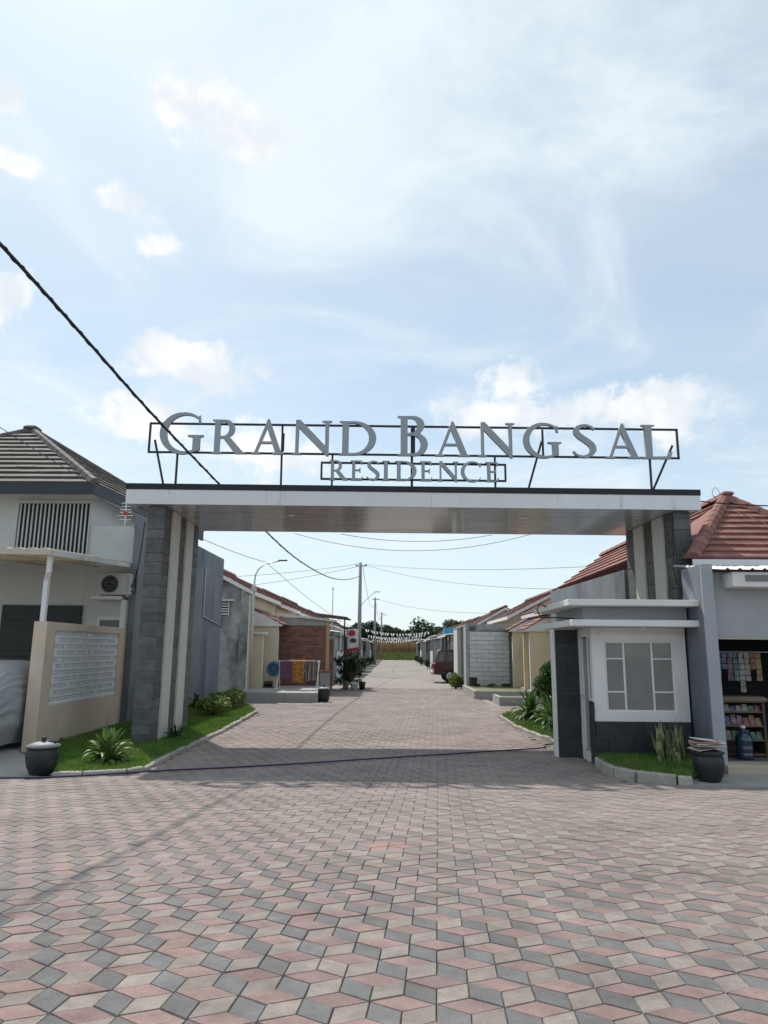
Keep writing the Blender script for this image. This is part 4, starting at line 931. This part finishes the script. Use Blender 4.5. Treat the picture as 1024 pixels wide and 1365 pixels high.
for i, lb in enumerate(names_l):
    row_house(-1, 31.0 + i * 6.7, 6.2, 5.2, 7.1, 3.55 - .05 * (i % 2), 4.62 + .1 * ((i * 7) % 3) / 2, (m_cream, m_greyw, m_housew)[i % 3], (m_bluelt, m_housew, m_conc)[i % 3], lb, 'houses of the left row', .25, ((1.0, 3.0, .9, 2.4, .6),))
# right row
row_house(1, 23.9, 5.4, 5.55, 7.1, 3.05, 4.05, m_cream, m_bluelt, 'nearest right row house with two cream porches and small red roofs', 'houses of the right row', .3, ((1.1, 2.5, .78, 2.30, .58), (4.1, 5.3, .88, 2.36, .58)))
names_r = ['second right row house behind the pale block wall', 'third right row house above the red car', 'fourth right row house with brown roof', 'fifth right row house with brown roof', 'sixth right row house far down street', 'seventh right row house far down street', 'eighth right row house far down street', 'ninth right row house far down street', 'tenth right row house far down street', 'eleventh right row house near the field', 'last right row house beside the corn field']
for i, lb in enumerate(names_r):
    xf = 6.7 if i == 1 else 5.0
    row_house(1, 29.6 + i * 6.65, 6.25, xf, xf + 1.75, 3.05, 4.08 + .06 * (i % 3), (m_cream, m_greyw, m_housew)[i % 3], (m_bluelt, m_housew, m_conc)[(i + 1) % 3], lb, 'houses of the right row', .3, ((1.0, 2.8, .6, 2.36, .6),) if i not in (0, 1) else ())

# brick extension on the left
be = thing('brick_extension', 'brick lean-to extension with metal roof behind the drying rack', 'extension')
core = box('brick_wall', m_mortar, be, -4.42, -2.60, 27.03, 27.14, .1, 2.50)
me = MB().bbox(-.098, .098, -.02, .02, -.031, .031, .004).mesh('brick', m_brick); rg = random.Random(4)
r = 0; z = .14
while z < 2.46:
    x = -4.42 + .10 - (r % 2) * .105
    while x < -2.62:
        if x > -4.42:
            o = link('brick', me, core); o.location = (x, 27.022 + rg.uniform(-.008, .006), z + rg.uniform(-.003, .003)); o.rotation_euler = (0, rg.gauss(0, .012), rg.gauss(0, .015))
        x += .208
    z += .079; r += 1
box('ring_beam', m_cement, be, -4.45, -2.56, 26.99, 27.15, 2.502, 2.80)
box('side_wall', m_brick, be, -2.72, -2.60, 27.15, 30.2, 0, 1.4)
MB().bbox(-2.60, -2.48, 26.98, 27.12, .80, 2.79, .01).build('post', pm('post_ochre', (.45, .30, .16), .8, .15), be)
MB().bbox(-2.78, -2.42, 26.7, 26.975, -.05, .78, .01).build('gate_pier', m_cement, be); MB().bbox(-2.82, -2.38, 26.66, 26.98, .782, .84, .01).build('pier_cap', pm('tile_cap', (.35, .14, .07), .8, .15), be)
vv = []; ff = []
for i in range(41):
    x = -4.6 + i * .06; off = .018 * (i % 2); zz_ = 2.99 - (x + 4.6) * .11; vv += [(x, 26.93, zz_ + off - .02), (x, 30.4, zz_ + off + .05)]
for i in range(40): ff.append((2 * i, 2 * i + 2, 2 * i + 3, 2 * i + 1))
MB().add(vv, ff).build('roof_sheet', m_metal, be); MB().bar((-4.6, 26.93, 2.93), (-2.2, 26.93, 2.68), .03, .06).build('roof_edge', m_white, be)
MB().hexa([(-3.4, 30.5, 3.10), (-2.05, 30.5, 2.95), (-2.05, 33.5, 2.95), (-3.4, 33.5, 3.10)], [(-3.4, 30.5, 3.16), (-2.05, 30.5, 3.0), (-2.05, 33.5, 3.0), (-3.4, 33.5, 3.16)]).build('rear_roof', m_tgrey, be)
MB().tube([(-2.15, 30.55, 0), (-2.15, 30.55, 2.95)], .03, 8).build('roof_post', m_black, be)
rebase(be, (-3.5, 27.1, 0))
# drying rack with washing
dk = thing('drying_rack', 'white folding drying rack on plinth before the brick wall', 'drying rack', (-3.22, 24.3, .28))
mwp = pm('rack_white', (.75, .75, .75), .4, .03)
for sx in (-.66, .66):
    MB().tube([(sx - .05, -.35, 0), (sx, .25, .95)], .014, 6).build('leg', mwp, dk); MB().tube([(sx - .05, .35, 0), (sx, -.25, .95)], .014, 6).build('leg', mwp, dk)
    MB().tube([(sx, -.32, .93), (sx, .32, .93)], .012, 6).build('end_bar', mwp, dk)
for k in range(6): MB().tube([(-.66, -.3 + k * .12, .945), (.66, -.3 + k * .12, .945)], .008, 5).build('rail', mwp, dk)
MB().tube([(-.62, -.1, .62), (.62, -.1, .62)], .009, 5).build('rail', mwp, dk)
def cloth(label, x0, x1, ytop, ztop, z0, mat, seed):
    rg = random.Random(seed); v = []; f = []; nx, nz_ = 16, 10
    for j in range(2 * nz_ + 1):
        k = j - nz_; zq = ztop + .012 - abs(k) / nz_ * (ztop - z0) * (1 if k < 0 else .8); yq = ytop + (-.018 if k < 0 else .018 if k > 0 else 0)
        for i in range(nx + 1):
            t = i / nx; v.append((x0 + (x1 - x0) * t, yq + .014 * math.sin(t * 9 + seed) * abs(k) / nz_, zq + (.012 * math.sin(t * 5 + seed) if abs(k) == nz_ else 0)))
    for j in range(2 * nz_):
        for i in range(nx): a = j * (nx + 1) + i; f.append((a, a + 1, a + nx + 2, a + nx + 1))
    return tag(MB().add(v, f).build('hung_cloth', mat, None, True), label, 'cloth', 'washing on the drying rack')
cloth('plum purple cloth hanging at left of drying rack', -3.84, -3.42, 24.00, 1.235, .62, pm('cloth_plum', (.14, .07, .10), .9, .15, 5), 1)
cloth('orange batik cloth hanging in middle of drying rack', -3.41, -3.02, 24.00, 1.235, .50, pm('cloth_orange', (.42, .19, .045), .9, .25, 9, col2=(.2, .08, .03), s2=14, lo2=.5, hi2=.58), 2)
cloth('dark striped cloth hanging at right of drying rack', -2.98, -2.60, 24.00, 1.235, .58, pm('cloth_stripe', (.06, .045, .05), .9, .2, 5, col2=(.32, .27, .25), s2=9, str2=(4, 1, .05), lo2=.5, hi2=.55), 3)
cloth('orange cloth laid over back rails of drying rack', -3.62, -2.80, 24.48, 1.24, 1.0, pm('cloth_orange', (.42, .19, .045)), 4)
hrl = thing('hose_reel', 'blue round hose reel on cream wall left of drying rack', 'hose reel', (-4.28, 25.42, .93))
MB().tube([(.19 * math.cos(t * .2618), 0, .19 * math.sin(t * .2618)) for t in range(25)], .06, 8, False).build('coil', pm('reel_blue', (.04, .16, .33), .5, .2), hrl, True); MB().tube([(0, .06, 0), (0, -.06, 0)], .12, 16).build('hub', pm('hub_blue', (.06, .10, .15), .5, .2), hrl)
pu = thing('water_pump', 'small dark water pump on plinth beside cream wall', 'pump', (-4.42, 25.2, .28))
MB().tube([(-.14, 0, .14), (.14, 0, .14)], .09, 14).build('motor', m_pot, pu); MB().bbox(-.18, .18, -.1, .1, 0, .05, .01).build('foot', m_pot, pu); MB().tube([(.1, 0, .2), (.1, 0, .36), (.35, 0, .38)], .018, 6).build('pipe', m_metal, pu)
urn('water_urn', 'black urn at the road corner before the drying rack', (-2.22, 22.75, -.012), .20, .40, True)
# plants and banner before the lean-to
for i, (x, y, r_, lb) in enumerate(((-1.98, 29.4, .14, 'pale grey pot at left under the big bush'), (-1.62, 29.2, .17, 'white pot in middle under the big bush'), (-1.32, 29.6, .15, 'dark pot at right under the big bush'))):
    t = thing('plant_pot', lb, 'pot', (x, y, -.012), 0, 'pots under the big bush'); mtp = (m_kerb, m_white, m_pot)[i]
    MB().lathe([(r_ * .7, 0), (r_ * .95, .26), (r_ * 1.05, .27), (r_ * 1.05, .32), (r_ * .9, .32), (r_ * .88, .28)], 20).build('body', mtp, t, True)
    MB().lathe([(r_ * .86, .27), (r_ * .3, .285)], 16).build('soil', m_soil, t)
rg = random.Random(17); bb = thing('big_bush', 'large dark leafy bush in pots beside the power pole', 'shrub', (-1.8, 29.4, .22)); mb = MB(); st = MB()
for k in range(60):
    a = rg.uniform(0, 6.28); h = rg.uniform(.15, 1.25); rad = rg.uniform(.05, .62); c = Vector((rad * math.cos(a), rad * math.sin(a) * .8, h)); st.tube([(0, 0, 0), c * .6 + Vector((0, 0, .1)), c], [.014, .01, .005], 4)
    for q in range(26):
        d = Vector((rg.gauss(0, 1), rg.gauss(0, 1), rg.gauss(-.5, .6))).normalized(); s = rg.uniform(.12, .24); w_ = d.cross(Vector((0, 0, 1))).normalized() * s * .16; p = c + Vector((rg.gauss(0, .05), rg.gauss(0, .05), rg.gauss(0, .05)))
        mb.add([p, p + d * s * .5 + w_, p + d * s, p + d * s * .5 - w_], [(0, 1, 2, 3)])
mb.build('foliage', m_leafd, bb, kind='stuff'); st.build('stem', m_bark, bb)
bn = thing('banner', 'white and red cloth banner hanging on a post by the lean-to', 'banner', (-2.02, 30.3, 0))
MB().tube([(0, 0, -.02), (0, 0, 2.6)], .02, 6).build('post', m_black, bn); MB().tube([(-.05, 0, 2.5), (.52, 0, 2.5)], .012, 6).build('arm', m_black, bn)
ct = MB(); vv = []; ff = []
for j in range(9):
    for i in range(7): vv.append((.02 + i * .078, .02 * math.sin(i * 1.1 + j * .5), 2.49 - j * .115))
for j in range(8):
    for i in range(6): a = j * 7 + i; ff.append((a, a + 1, a + 8, a + 7))
cl_ = ct.add(vv, ff).build('cloth', m_white, bn, True)
m_rd = pm('banner_red', (.5, .03, .06), .7, .1)
MB().add([(.04 + .17 + .16 * math.cos(t * .35), -.028, 2.30 + .13 * math.sin(t * .35)) for t in range(18)], [tuple(range(18))]).build('red_print', m_rd, cl_)
MB().add([(.02, -.028, 1.57), (.48, -.028, 1.57), (.48, -.028, 1.72), (.02, -.028, 1.64)], [(0, 1, 2, 3)]).build('red_print', m_rd, cl_)
MB().add([(.12, -.028, 1.92), (.36, -.028, 1.90), (.42, -.028, 2.03), (.26, -.028, 2.10), (.14, -.028, 2.04)], [(0, 1, 2, 3, 4)]).build('dark_print', m_dkfascia, cl_)

# pale block extension on the right
bk = thing('block_extension', 'pale aerated block extension with concrete frame beside the street', 'extension')
core = box('block_wall', m_joint, bk, 3.06, 4.78, 29.03, 29.16, .25, 2.42)
me = MB().bbox(-.262, .262, -.03, .03, -.083, .083, .004).mesh('block', m_block); meh = MB().bbox(-.13, .13, -.03, .03, -.083, .083, .004).mesh('half_block', m_block); rg = random.Random(8)
for r in range(12):
    z = .335 + r * .178
    for k in range(4):
        x = 3.06 + .27 + k * .535 - (r % 2) * .267
        if r % 2 and k == 0: o = link('block', meh, core); o.location = (3.06 + .135, 29.028, z); continue
        if x + .262 > 4.80:
            if x - .262 < 4.55: o = link('block', meh, core); o.location = (x - .262 + .135, 29.028, z)
            continue
        o = link('block', me, core); o.location = (x + rg.uniform(-.004, .004), 29.026 + rg.uniform(-.005, .005), z + rg.uniform(-.003, .003))
MB().bbox(2.92, 3.055, 28.98, 29.14, -.05, 2.60, .008).build('column', m_conc, bk); MB().bbox(3.058, 4.80, 28.99, 29.14, 2.43, 2.60, .008).build('beam', m_conc, bk); MB().bbox(3.058, 4.80, 28.99, 29.14, -.05, .248, .008).build('plinth', m_cement, bk)
box('side_wall', m_greyw, bk, 2.94, 3.05, 29.145, 30.2, -.05, 2.58); box('side_wall', m_housew, bk, 2.94, 3.05, 33.2, 35.2, -.05, 2.58); box('roof', m_cement, bk, 2.93, 4.95, 29.145, 35.2, 2.61, 2.68)
MB().bbox(2.92, 3.06, 31.5, 31.65, -.05, 2.6, .008).build('column', m_cement, bk)
rebase(bk, (3.9, 29.1, 0))
for nm, a, lb in (('planter', (3.2, 5.0, 21.95, 23.4, -.05, .24), 'low grey cement plinth nearest the crossing on the right'), ('planter', (2.75, 4.95, 24.7, 28.9, -.05, .26), 'low grey cement plinth before the pale block wall')):
    t = thing(nm, lb, 'plinth', (a[0], a[2], 0)); w_, d_ = a[1] - a[0], a[3] - a[2]
    MB().box(0, w_, 0, .12, -.05, a[5]).box(0, .12, .122, d_, -.05, a[5]).box(w_ - .12, w_, .122, d_, -.05, a[5]).build('rim', m_cement, t); box('soil', m_ground, t, .122, w_ - .122, .122, d_, -.05, a[5] - .05)
shrub('street_bush', 'yellow green bush at corner of the pale block wall', (2.66, 31.0, 0), (.36, .36, .34), 1800, .06, m_leafy, 41, 7)
for i, (x, y, lb) in enumerate(((3.3, 28.7, 'small weed tuft at foot of block wall, left'), (3.9, 28.6, 'small weed tuft at foot of block wall, middle'), (4.5, 28.7, 'small weed tuft at foot of block wall, right'))): shrub('weed_tuft', lb, (x, y, .2), (.2, .1, .08), 160, .05, m_leafy, 50 + i, 3, 'weeds by the block wall')
bkt = tag(MB().lathe([(.13, 0), (.17, .3), (.18, .32), (.16, .32), (.15, .3)], 16).build('bucket', m_pot), 'black bucket standing before the pale block wall', 'bucket'); bkt.location = (3.1, 28.2, .26)

# red car backed into the yard
car = thing('parked_car', 'dark red boxy car parked nose in beside the street', 'car', (4.1, 37.0, -.012))
def ring(y, pts): return [(x, y, z) for x, z in pts]
bd = [(-2.08, .42), (-2.10, .62), (-2.06, .95), (-1.95, 1.0), (1.0, 1.0), (2.0, .88), (2.1, .7), (2.1, .42)]
tp = [(-2.00, 1.0), (-1.86, 1.58), (-1.70, 1.66), (.35, 1.64), (.55, 1.58), (1.0, 1.0)]
MB().hexa(ring(-.80, bd), ring(.80, bd)).build('body', m_red, car)
MB().hexa([(x, -.76 + .09 * (z - 1) / .66, z + .001) for x, z in tp], [(x, .76 - .09 * (z - 1) / .66, z + .001) for x, z in tp]).build('cabin', m_red, car)
def glass(a):
    return MB().hexa([(x, -.772 + .09 * (z - 1) / .66, z) for x, z in a], [(x, -.764 + .09 * (z - 1) / .66, z) for x, z in a]).build('window', pm('car_glass', (.06, .075, .08), .08, .1, 2, spec=.7), car)
glass([(-1.86, 1.08), (-1.74, 1.52), (-.95, 1.52), (-.95, 1.08)]); glass([(-.87, 1.08), (-.87, 1.52), (-.15, 1.52), (-.15, 1.08)]); glass([(-.07, 1.08), (-.07, 1.52), (.42, 1.50), (.72, 1.08)])
MB().bbox(-2.20, -2.085, -.78, .78, .40, .58, .03).build('bumper', m_metal, car); MB().bbox(2.085, 2.2, -.78, .78, .40, .58, .03).build('bumper', m_metal, car)
MB().box(-1.6, 1.5, -.812, -.802, .46, .54).build('side_trim', m_metal, car)
for sx in (-1.28, 1.30):
    for sy in (-.78, .78):
        wh = MB().lathe([(.22, -.1), (.33, -.09), (.345, 0), (.33, .09), (.22, .1)], 24).build('wheel', m_tyre, car, True); wh.location = (sx, sy, .345); wh.rotation_euler = (R(90), 0, 0)
        MB().lathe([(.05, -.12), (.19, -.10), (.205, -.085), (.205, .085), (.19, .10), (.05, .12)], 20).build('rim', m_metal, wh)
for sy in (-.7, .62): MB().bbox(-2.112, -2.075, sy, sy + .09, .68, .92, .008).build('tail_light', pm('tail_red', (.5, .02, .02), .3, .05), car)

# carports and yard walls further along the street
def yard(sx, y0, L, xi, xo, h, wall, label, group, style):
    t = thing('carport', label, 'carport', (sx * xi, y0, 0), 0, group); w_ = xo - xi
    b = lambda n, mt, x0, x1, *a: box(n, mt, t, *sorted((sx * x0, sx * x1)), *a)
    if style != 1: b('end_wall', wall, .05, w_, 0, .12, -.05, h - .35)
    for y in (0.05, L * .5, L - .15): b('post', m_metal if style else m_black, 0, .09, y, y + .09, -.05, h - .02)
    vv = []; ff = []; n = 30
    for i in range(n + 1):
        y = -.2 + (L + .4) * i / n; o = .03 * (i % 2); vv += [(sx * -.25, y, h + o), (sx * w_, y, h + .28 + o)]
    for i in range(n): ff.append((2 * i, 2 * i + 2, 2 * i + 3, 2 * i + 1))
    MB().add(vv, ff).build('roof_sheet', (m_metal, m_tgrey, m_white)[style % 3], t)
    b('roof_edge', (m_white, m_black, m_metal)[style % 3], -.27, -.25, -.2, L + .2, h - .10, h + .02)
    if style == 2: b('gate', m_housew, -.03, -.002, L * .2, L * .9, .05, 1.5)
    if style == 0: b('gate', m_black, -.03, -.002, L * .2, L * .9, .05, 1.4)
    return t
ords = ['first', 'second', 'third', 'fourth', 'fifth', 'sixth', 'seventh', 'eighth', 'ninth', 'tenth']
for i in range(9): yard(-1, 35.0 + i * 8.2, 6.4, 2.95, 5.1, 2.45 + .12 * (i % 3), (m_brick, m_housew, m_conc)[i % 3], '%s carport along the left of the street past the lean-to' % ords[i], 'carports along the left', (2, 0, 1)[i % 3] if i else 2)
for i in range(8): yard(1, 42.0 + i * 8.2, 6.2, 3.25, 5.1, 2.5 + .1 * (i % 3), (m_conc, m_housew, m_greyw)[i % 3], '%s carport along the right of the street past the red car' % ords[i], 'carports along the right', (0, 1, 2)[i % 3])
tp_ = tag(MB().add([(3.2, 45.4, 3.0), (4.3, 45.4, 3.06), (4.4, 47, 3.0), (3.25, 47, 2.98), (3.15, 45.3, 2.62), (4.35, 45.3, 2.60), (3.15, 45.4, 2.6), (3.2, 47, 2.6)], [(0, 1, 2, 3), (4, 5, 1, 0), (6, 0, 3, 7)]).build('blue_tarp', m_tarp), 'bright blue tarpaulin hung over a carport roof on the right', 'tarpaulin')
rg = random.Random(23)
for i in range(8):
    sx = -1 if i % 2 == 0 else 1; y = 42 + i * 6.5; x = -2.5 if sx < 0 else 2.85
    shrub('roadside_bush', '%s clipped bush by the %s road edge far down street' % (ords[i // 2], 'left' if sx < 0 else 'right'), (x, y, 0), (.35, .5, .45), 260, .11, m_leafd, 60 + i, 4, 'bushes far along the road edges')

# ================================================================= POLES, LAMP, WIRES
def pole(x, y, h, label):
    t = thing('power_pole', label, 'pole', (x, y, -.1), 0, 'power poles on the left of the street')
    MB().tube([(0, 0, 0), (0, 0, h)], [.15, .10], 12).build('shaft', m_pole, t, True); MB().bbox(-.32, .45, -.04, .04, h - .25, h - .17, .01).build('cross_arm', m_metal, t)
    for q in (-.25, 0, .38): MB().lathe([(.03, 0), (.045, .04), (.03, .1)], 10, (q, 0, h - .17)).build('insulator', m_housew, t)
    MB().tube([(.1, 0, h * .62), (.5, 0, h * .68), (1.0, 0, h * .735)], .02, 6).build('lamp_arm', m_metal, t); MB().bbox(.95, 1.35, -.08, .08, h * .735, h * .735 + .05, .015).build('lamp_head', m_metal, t)
    return t
pole(-2.27, 46, 7.35, 'nearest grey power pole beside the left road edge'); pole(-2.15, 78, 7.35, 'second grey power pole down the left road edge'); pole(-2.0, 110, 7.35, 'farthest grey power pole beside the corn field')
sl_ = thing('street_lamp', 'curved arm street lamp standing at the grey gable corner', 'street lamp', (-4.86, 24.15, 0))
MB().tube([(0, 0, -.05), (0, 0, 3.9)], .035, 10).build('post', m_metal, sl_, True)
MB().tube([(0, 0, 3.85), (.03, 0, 4.15), (.12, 0, 4.33), (.28, 0, 4.47), (.48, 0, 4.55), (.85, 0, 4.63)], .022, 8).build('arm', m_metal, sl_, True); MB().bbox(.82, 1.12, -.05, .05, 4.625, 4.67, .012).build('lamp_head', m_dkfascia, sl_)
MB().bbox(-.08, .09, -.10, -.036, 3.55, 3.75, .01).build('meter_box', m_housew, sl_)
def wire(label, pts, r, mat=None): return tag(MB().tube(pts, r, 6).build('cable', mat or m_wire), label, 'cable')
cpts = [(-3.75, 1.5, 5.42), (-3.69, 4.0, 5.33), (-3.635, 5.75, 5.265), (-3.585, 7.2, 5.15), (-3.51, 9.45, 4.95), (-3.40, 12.55, 4.76), (-3.25, 17.0, 4.53), (-3.06, 22.4, 4.41), (-2.80, 30.1, 4.66), (-2.55, 38, 5.35), (-2.27, 45.9, 6.35)]
sm = []
for i in range(len(cpts) - 1):
    p0, p1, p2, p3 = [Vector(cpts[max(0, min(len(cpts) - 1, i + d))]) for d in (-1, 0, 1, 2)]
    for t in (0, .2, .4, .6, .8): sm.append(.5 * ((2 * p1) + (p2 - p0) * t + (2 * p0 - 5 * p1 + 4 * p2 - p3) * t * t + (3 * p1 - p0 - 3 * p2 + p3) * t ** 3))
sm.append(Vector(cpts[-1]))
wire('thick black twisted cable crossing the sky over the gate to nearest pole', sm, .019, m_cable)
tw = MB(); off = []
for i in range(500):
    t = i / 499 * (len(sm) - 1); a = int(min(t, len(sm) - 2)); p = sm[a].lerp(sm[a + 1], t - a); ang = i * .62; off.append(p + Vector((math.cos(ang) * .016, 0, math.sin(ang) * .016)))
wire('second strand twisted round the thick black cable over the gate', off, .010, m_cable)
wire('thin wire sagging over the left roof to the left pillar', catenary((-6.9, 6.5, 5.9), (-4.55, 12.7, 4.10), .25), .006)
wire('thin wire from the street lamp to nearest pole', catenary((-4.45, 24.15, 4.55), (-2.4, 45.9, 2.9), .25), .009)
wire('thin wire from left house eave to the street lamp', catenary((-6.05, 21.6, 5.0), (-4.5, 24.1, 4.58), .05), .009)
wire('upper thin wire running left from nearest pole', catenary((-2.4, 46, 7.15), (-14, 44, 5.9), .2), .012)
wire('lower thin wire running left from nearest pole', catenary((-2.4, 46, 7.0), (-14, 43, 4.9), .25), .012)
wire('upper long wire from nearest pole to right hand roofs', catenary((-2.0, 46, 7.15), (9.5, 21, 4.4), .35), .010)
wire('lower long wire from nearest pole to right hand roofs', catenary((-2.0, 46, 7.1), (6.7, 29.7, 4.2), .35), .010)
wire('drooping cable between nearest and second pole', catenary((-2.1, 46, 7.0), (-2.1, 78, 7.0), 1.6), .014)
wire('drooping cable between second and farthest pole', catenary((-2.1, 78, 7.0), (-2.0, 110, 7.0), 1.4), .014)
wire('wire from second pole across to right hand houses', catenary((-2.0, 78, 7.1), (7.2, 52, 4.3), .4), .014)
wire('slack wires seen under the gate slab, higher one', catenary((-1.2, 15.3, 4.15), (2.2, 15.6, 4.2), .16), .006)
wire('slack wires seen under the gate slab, lower one', catenary((-2.4, 16.5, 4.35), (3.3, 16.2, 4.35), .42), .006)
wire('dark cable from right end of gate over the red roof', catenary((4.95, 12.9, 4.52), (9.5, 12.6, 4.45), .18), .012, m_cable)
wire('thin loose wire hanging on the right pillar', catenary((4.98, 12.46, 3.5), (5.0, 12.46, 2.7), .02) if False else [(5.02, 12.47, 4.1), (4.99, 12.46, 3.5), (4.96, 12.45, 3.1), (5.02, 12.46, 2.8)], .008, m_cable)
wire('short cable hanging beside the left pillar and blue wall', [(-5.6, 15.3, 4.4), (-5.62, 15.3, 4.0), (-5.66, 15.3, 3.5), (-5.72, 15.3, 3.1), (-5.85, 15.32, 2.85)], .012, m_cable)
an = thing('roof_mast', 'slim aerial mast rising above the left roofs', 'aerial', (-3.55, 40.3, 2.6)); MB().tube([(0, 0, 0), (0, 0, 2.4)], .025, 6).build('mast', m_metal, an); MB().lathe([(.02, 2.35), (.05, 2.42), (.01, 2.55)], 8).build('tip', m_metal, an)

# strings of little white flags over the street
for s, (y, za, zb) in enumerate(((66, 3.5, 3.3), (74, 3.1, 3.25), (82, 3.2, 3.0), (90, 2.9, 3.1))):
    t = thing('flag_string', '%s string of small white flags across the far street' % ('nearest', 'second', 'third', 'farthest')[s], 'flags', (-2.9, y, 0), 0, 'flag strings over the street'); pts = catenary((0, 0, za), (6.3, 0, zb), .35, 24)
    MB().tube(pts, .012, 4).build('cord', m_wire, t); rg = random.Random(70 + s)
    me = MB().add([(-.08, 0, 0), (.08, 0, 0), (.07, .01, -.27), (-.03, 0, -.22)], [(0, 1, 2, 3)]).mesh('flag', pm('flag_white', (.8, .8, .8), .8, .03, trans=.3))
    for i in range(1, 24):
        o = link('flag', me, t); o.location = pts[i]; o.rotation_euler = (rg.gauss(0, .2), rg.gauss(0, .35), rg.uniform(-.6, .6))

# ================================================================= FIELD AND TREES
structure('verge', MB().hexa([(-30, 108.2, -.1), (30, 108.2, -.1), (30, 114.5, -.1), (-30, 114.5, -.1)], [(-30, 110.5, .55), (30, 110.5, .55), (30, 114.0, .85), (-30, 114.0, .85)]), m_ground)
rg = random.Random(99); v = []; f = []
for i in range(26000):
    x = rg.uniform(-45, 45); y = 113.2 + rg.random() ** 1.5 * 14; h = 1.9 + 1.0 * rg.random() ** .7; a = rg.uniform(0, 3.14); w_ = rg.uniform(.03, .09); o = len(v); k = rg.uniform(-.2, .2); z0 = rg.uniform(0, .8)
    v += [(x - w_ * math.cos(a), y - w_ * math.sin(a), z0), (x + w_ * math.cos(a), y + w_ * math.sin(a), z0), (x + k + w_ * .4, y, h), (x + k - w_ * .4, y, h)]; f.append((o, o + 1, o + 2, o + 3))
me = bpy.data.meshes.new('corn'); me.from_pydata(v, [], f); me.materials.append(m_corn)
o = link('corn_field', me, None, 'stuff'); tag(o, 'dry brown corn standing across the end of the street', 'corn')
v = []; f = []
for i in range(14000):
    x = rg.uniform(-20, 20); y = rg.uniform(108.5, 113); zb = max(0, min(.75, (y - 108.3) * .28)); h = zb + rg.uniform(.15, .6); a = rg.uniform(0, 3.14); o = len(v); v += [(x - .06 * math.cos(a), y, zb - .1), (x + .06 * math.cos(a), y + .05, zb - .1), (x + rg.gauss(0, .1), y, h)]; f.append((o, o + 1, o + 2))
me = bpy.data.meshes.new('verge'); me.from_pydata(v, [], f); me.materials.append(pm('verge_grass', (.17, .20, .07), .9, .3, .5, world=True, trans=.2))
tag(link('verge_grass', me, None, 'stuff'), 'rough grass verge between road end and corn', 'grass')
def tree(x, y, h, w_, label, seed, sparse=False):
    rg = random.Random(seed); t = thing('tree', label, 'tree', (x, y, 0), 0, 'trees beyond the corn field'); tr = MB(); cr = MB()
    tr.tube([(0, 0, -.1), (rg.gauss(0, .1), 0, h * .4), (rg.gauss(0, .2), 0, h * .85)], [.22, .15, .05], 8)
    for k in range(22 if not sparse else 12):
        a = rg.uniform(0, 6.28); z = h * rg.uniform(.2 if not sparse else .45, .9); rad = w_ * rg.uniform(.15, .8) * (1 - .6 * max(0, z / h - .6) / .4); c = Vector((rad * math.cos(a), rad * math.sin(a), z)); tr.tube([(0, 0, z * .7), c], [.07, .03], 5)
        vv, ff = tuft(260 if not sparse else 80, (w_ * .42, w_ * .42, h * .15), .34, rg); cr.add([Vector(p) + c for p in vv], ff)
    tr.build('trunk', m_bark, t); cr.build('crown', m_leafd, t, kind='stuff')
for i, (x, y, h, w_, lb) in enumerate(((-12, 150, 6.5, 4, 'broad dark tree far left beyond the corn'), (-6.5, 150, 7.2, 4.2, 'rounded dark tree beyond corn left of the poles'), (-1, 155, 6.6, 4, 'low dark tree beyond corn behind the poles'), (3, 150, 6.2, 3.5, 'low dark tree beyond corn in street centre'),
                                    (5.6, 148, 9.0, 3.2, 'tall sparse tree beyond corn, highest on the skyline'), (9.5, 155, 6.4, 4, 'low dark tree beyond corn right of the tall one'), (12.5, 150, 8.3, 3.6, 'tall loose tree beyond corn above the blue tarpaulin'), (18, 155, 7, 4.5, 'broad dark tree beyond right hand roofs'), (-18, 155, 7, 4.5, 'broad dark tree beyond left hand roofs'), (25, 160, 7.5, 5, 'farthest right tree behind the roofs'), (-25, 160, 7.5, 5, 'farthest left tree behind the roofs'))):
    tree(x, y, h, w_, lb, 200 + i, i == 4)
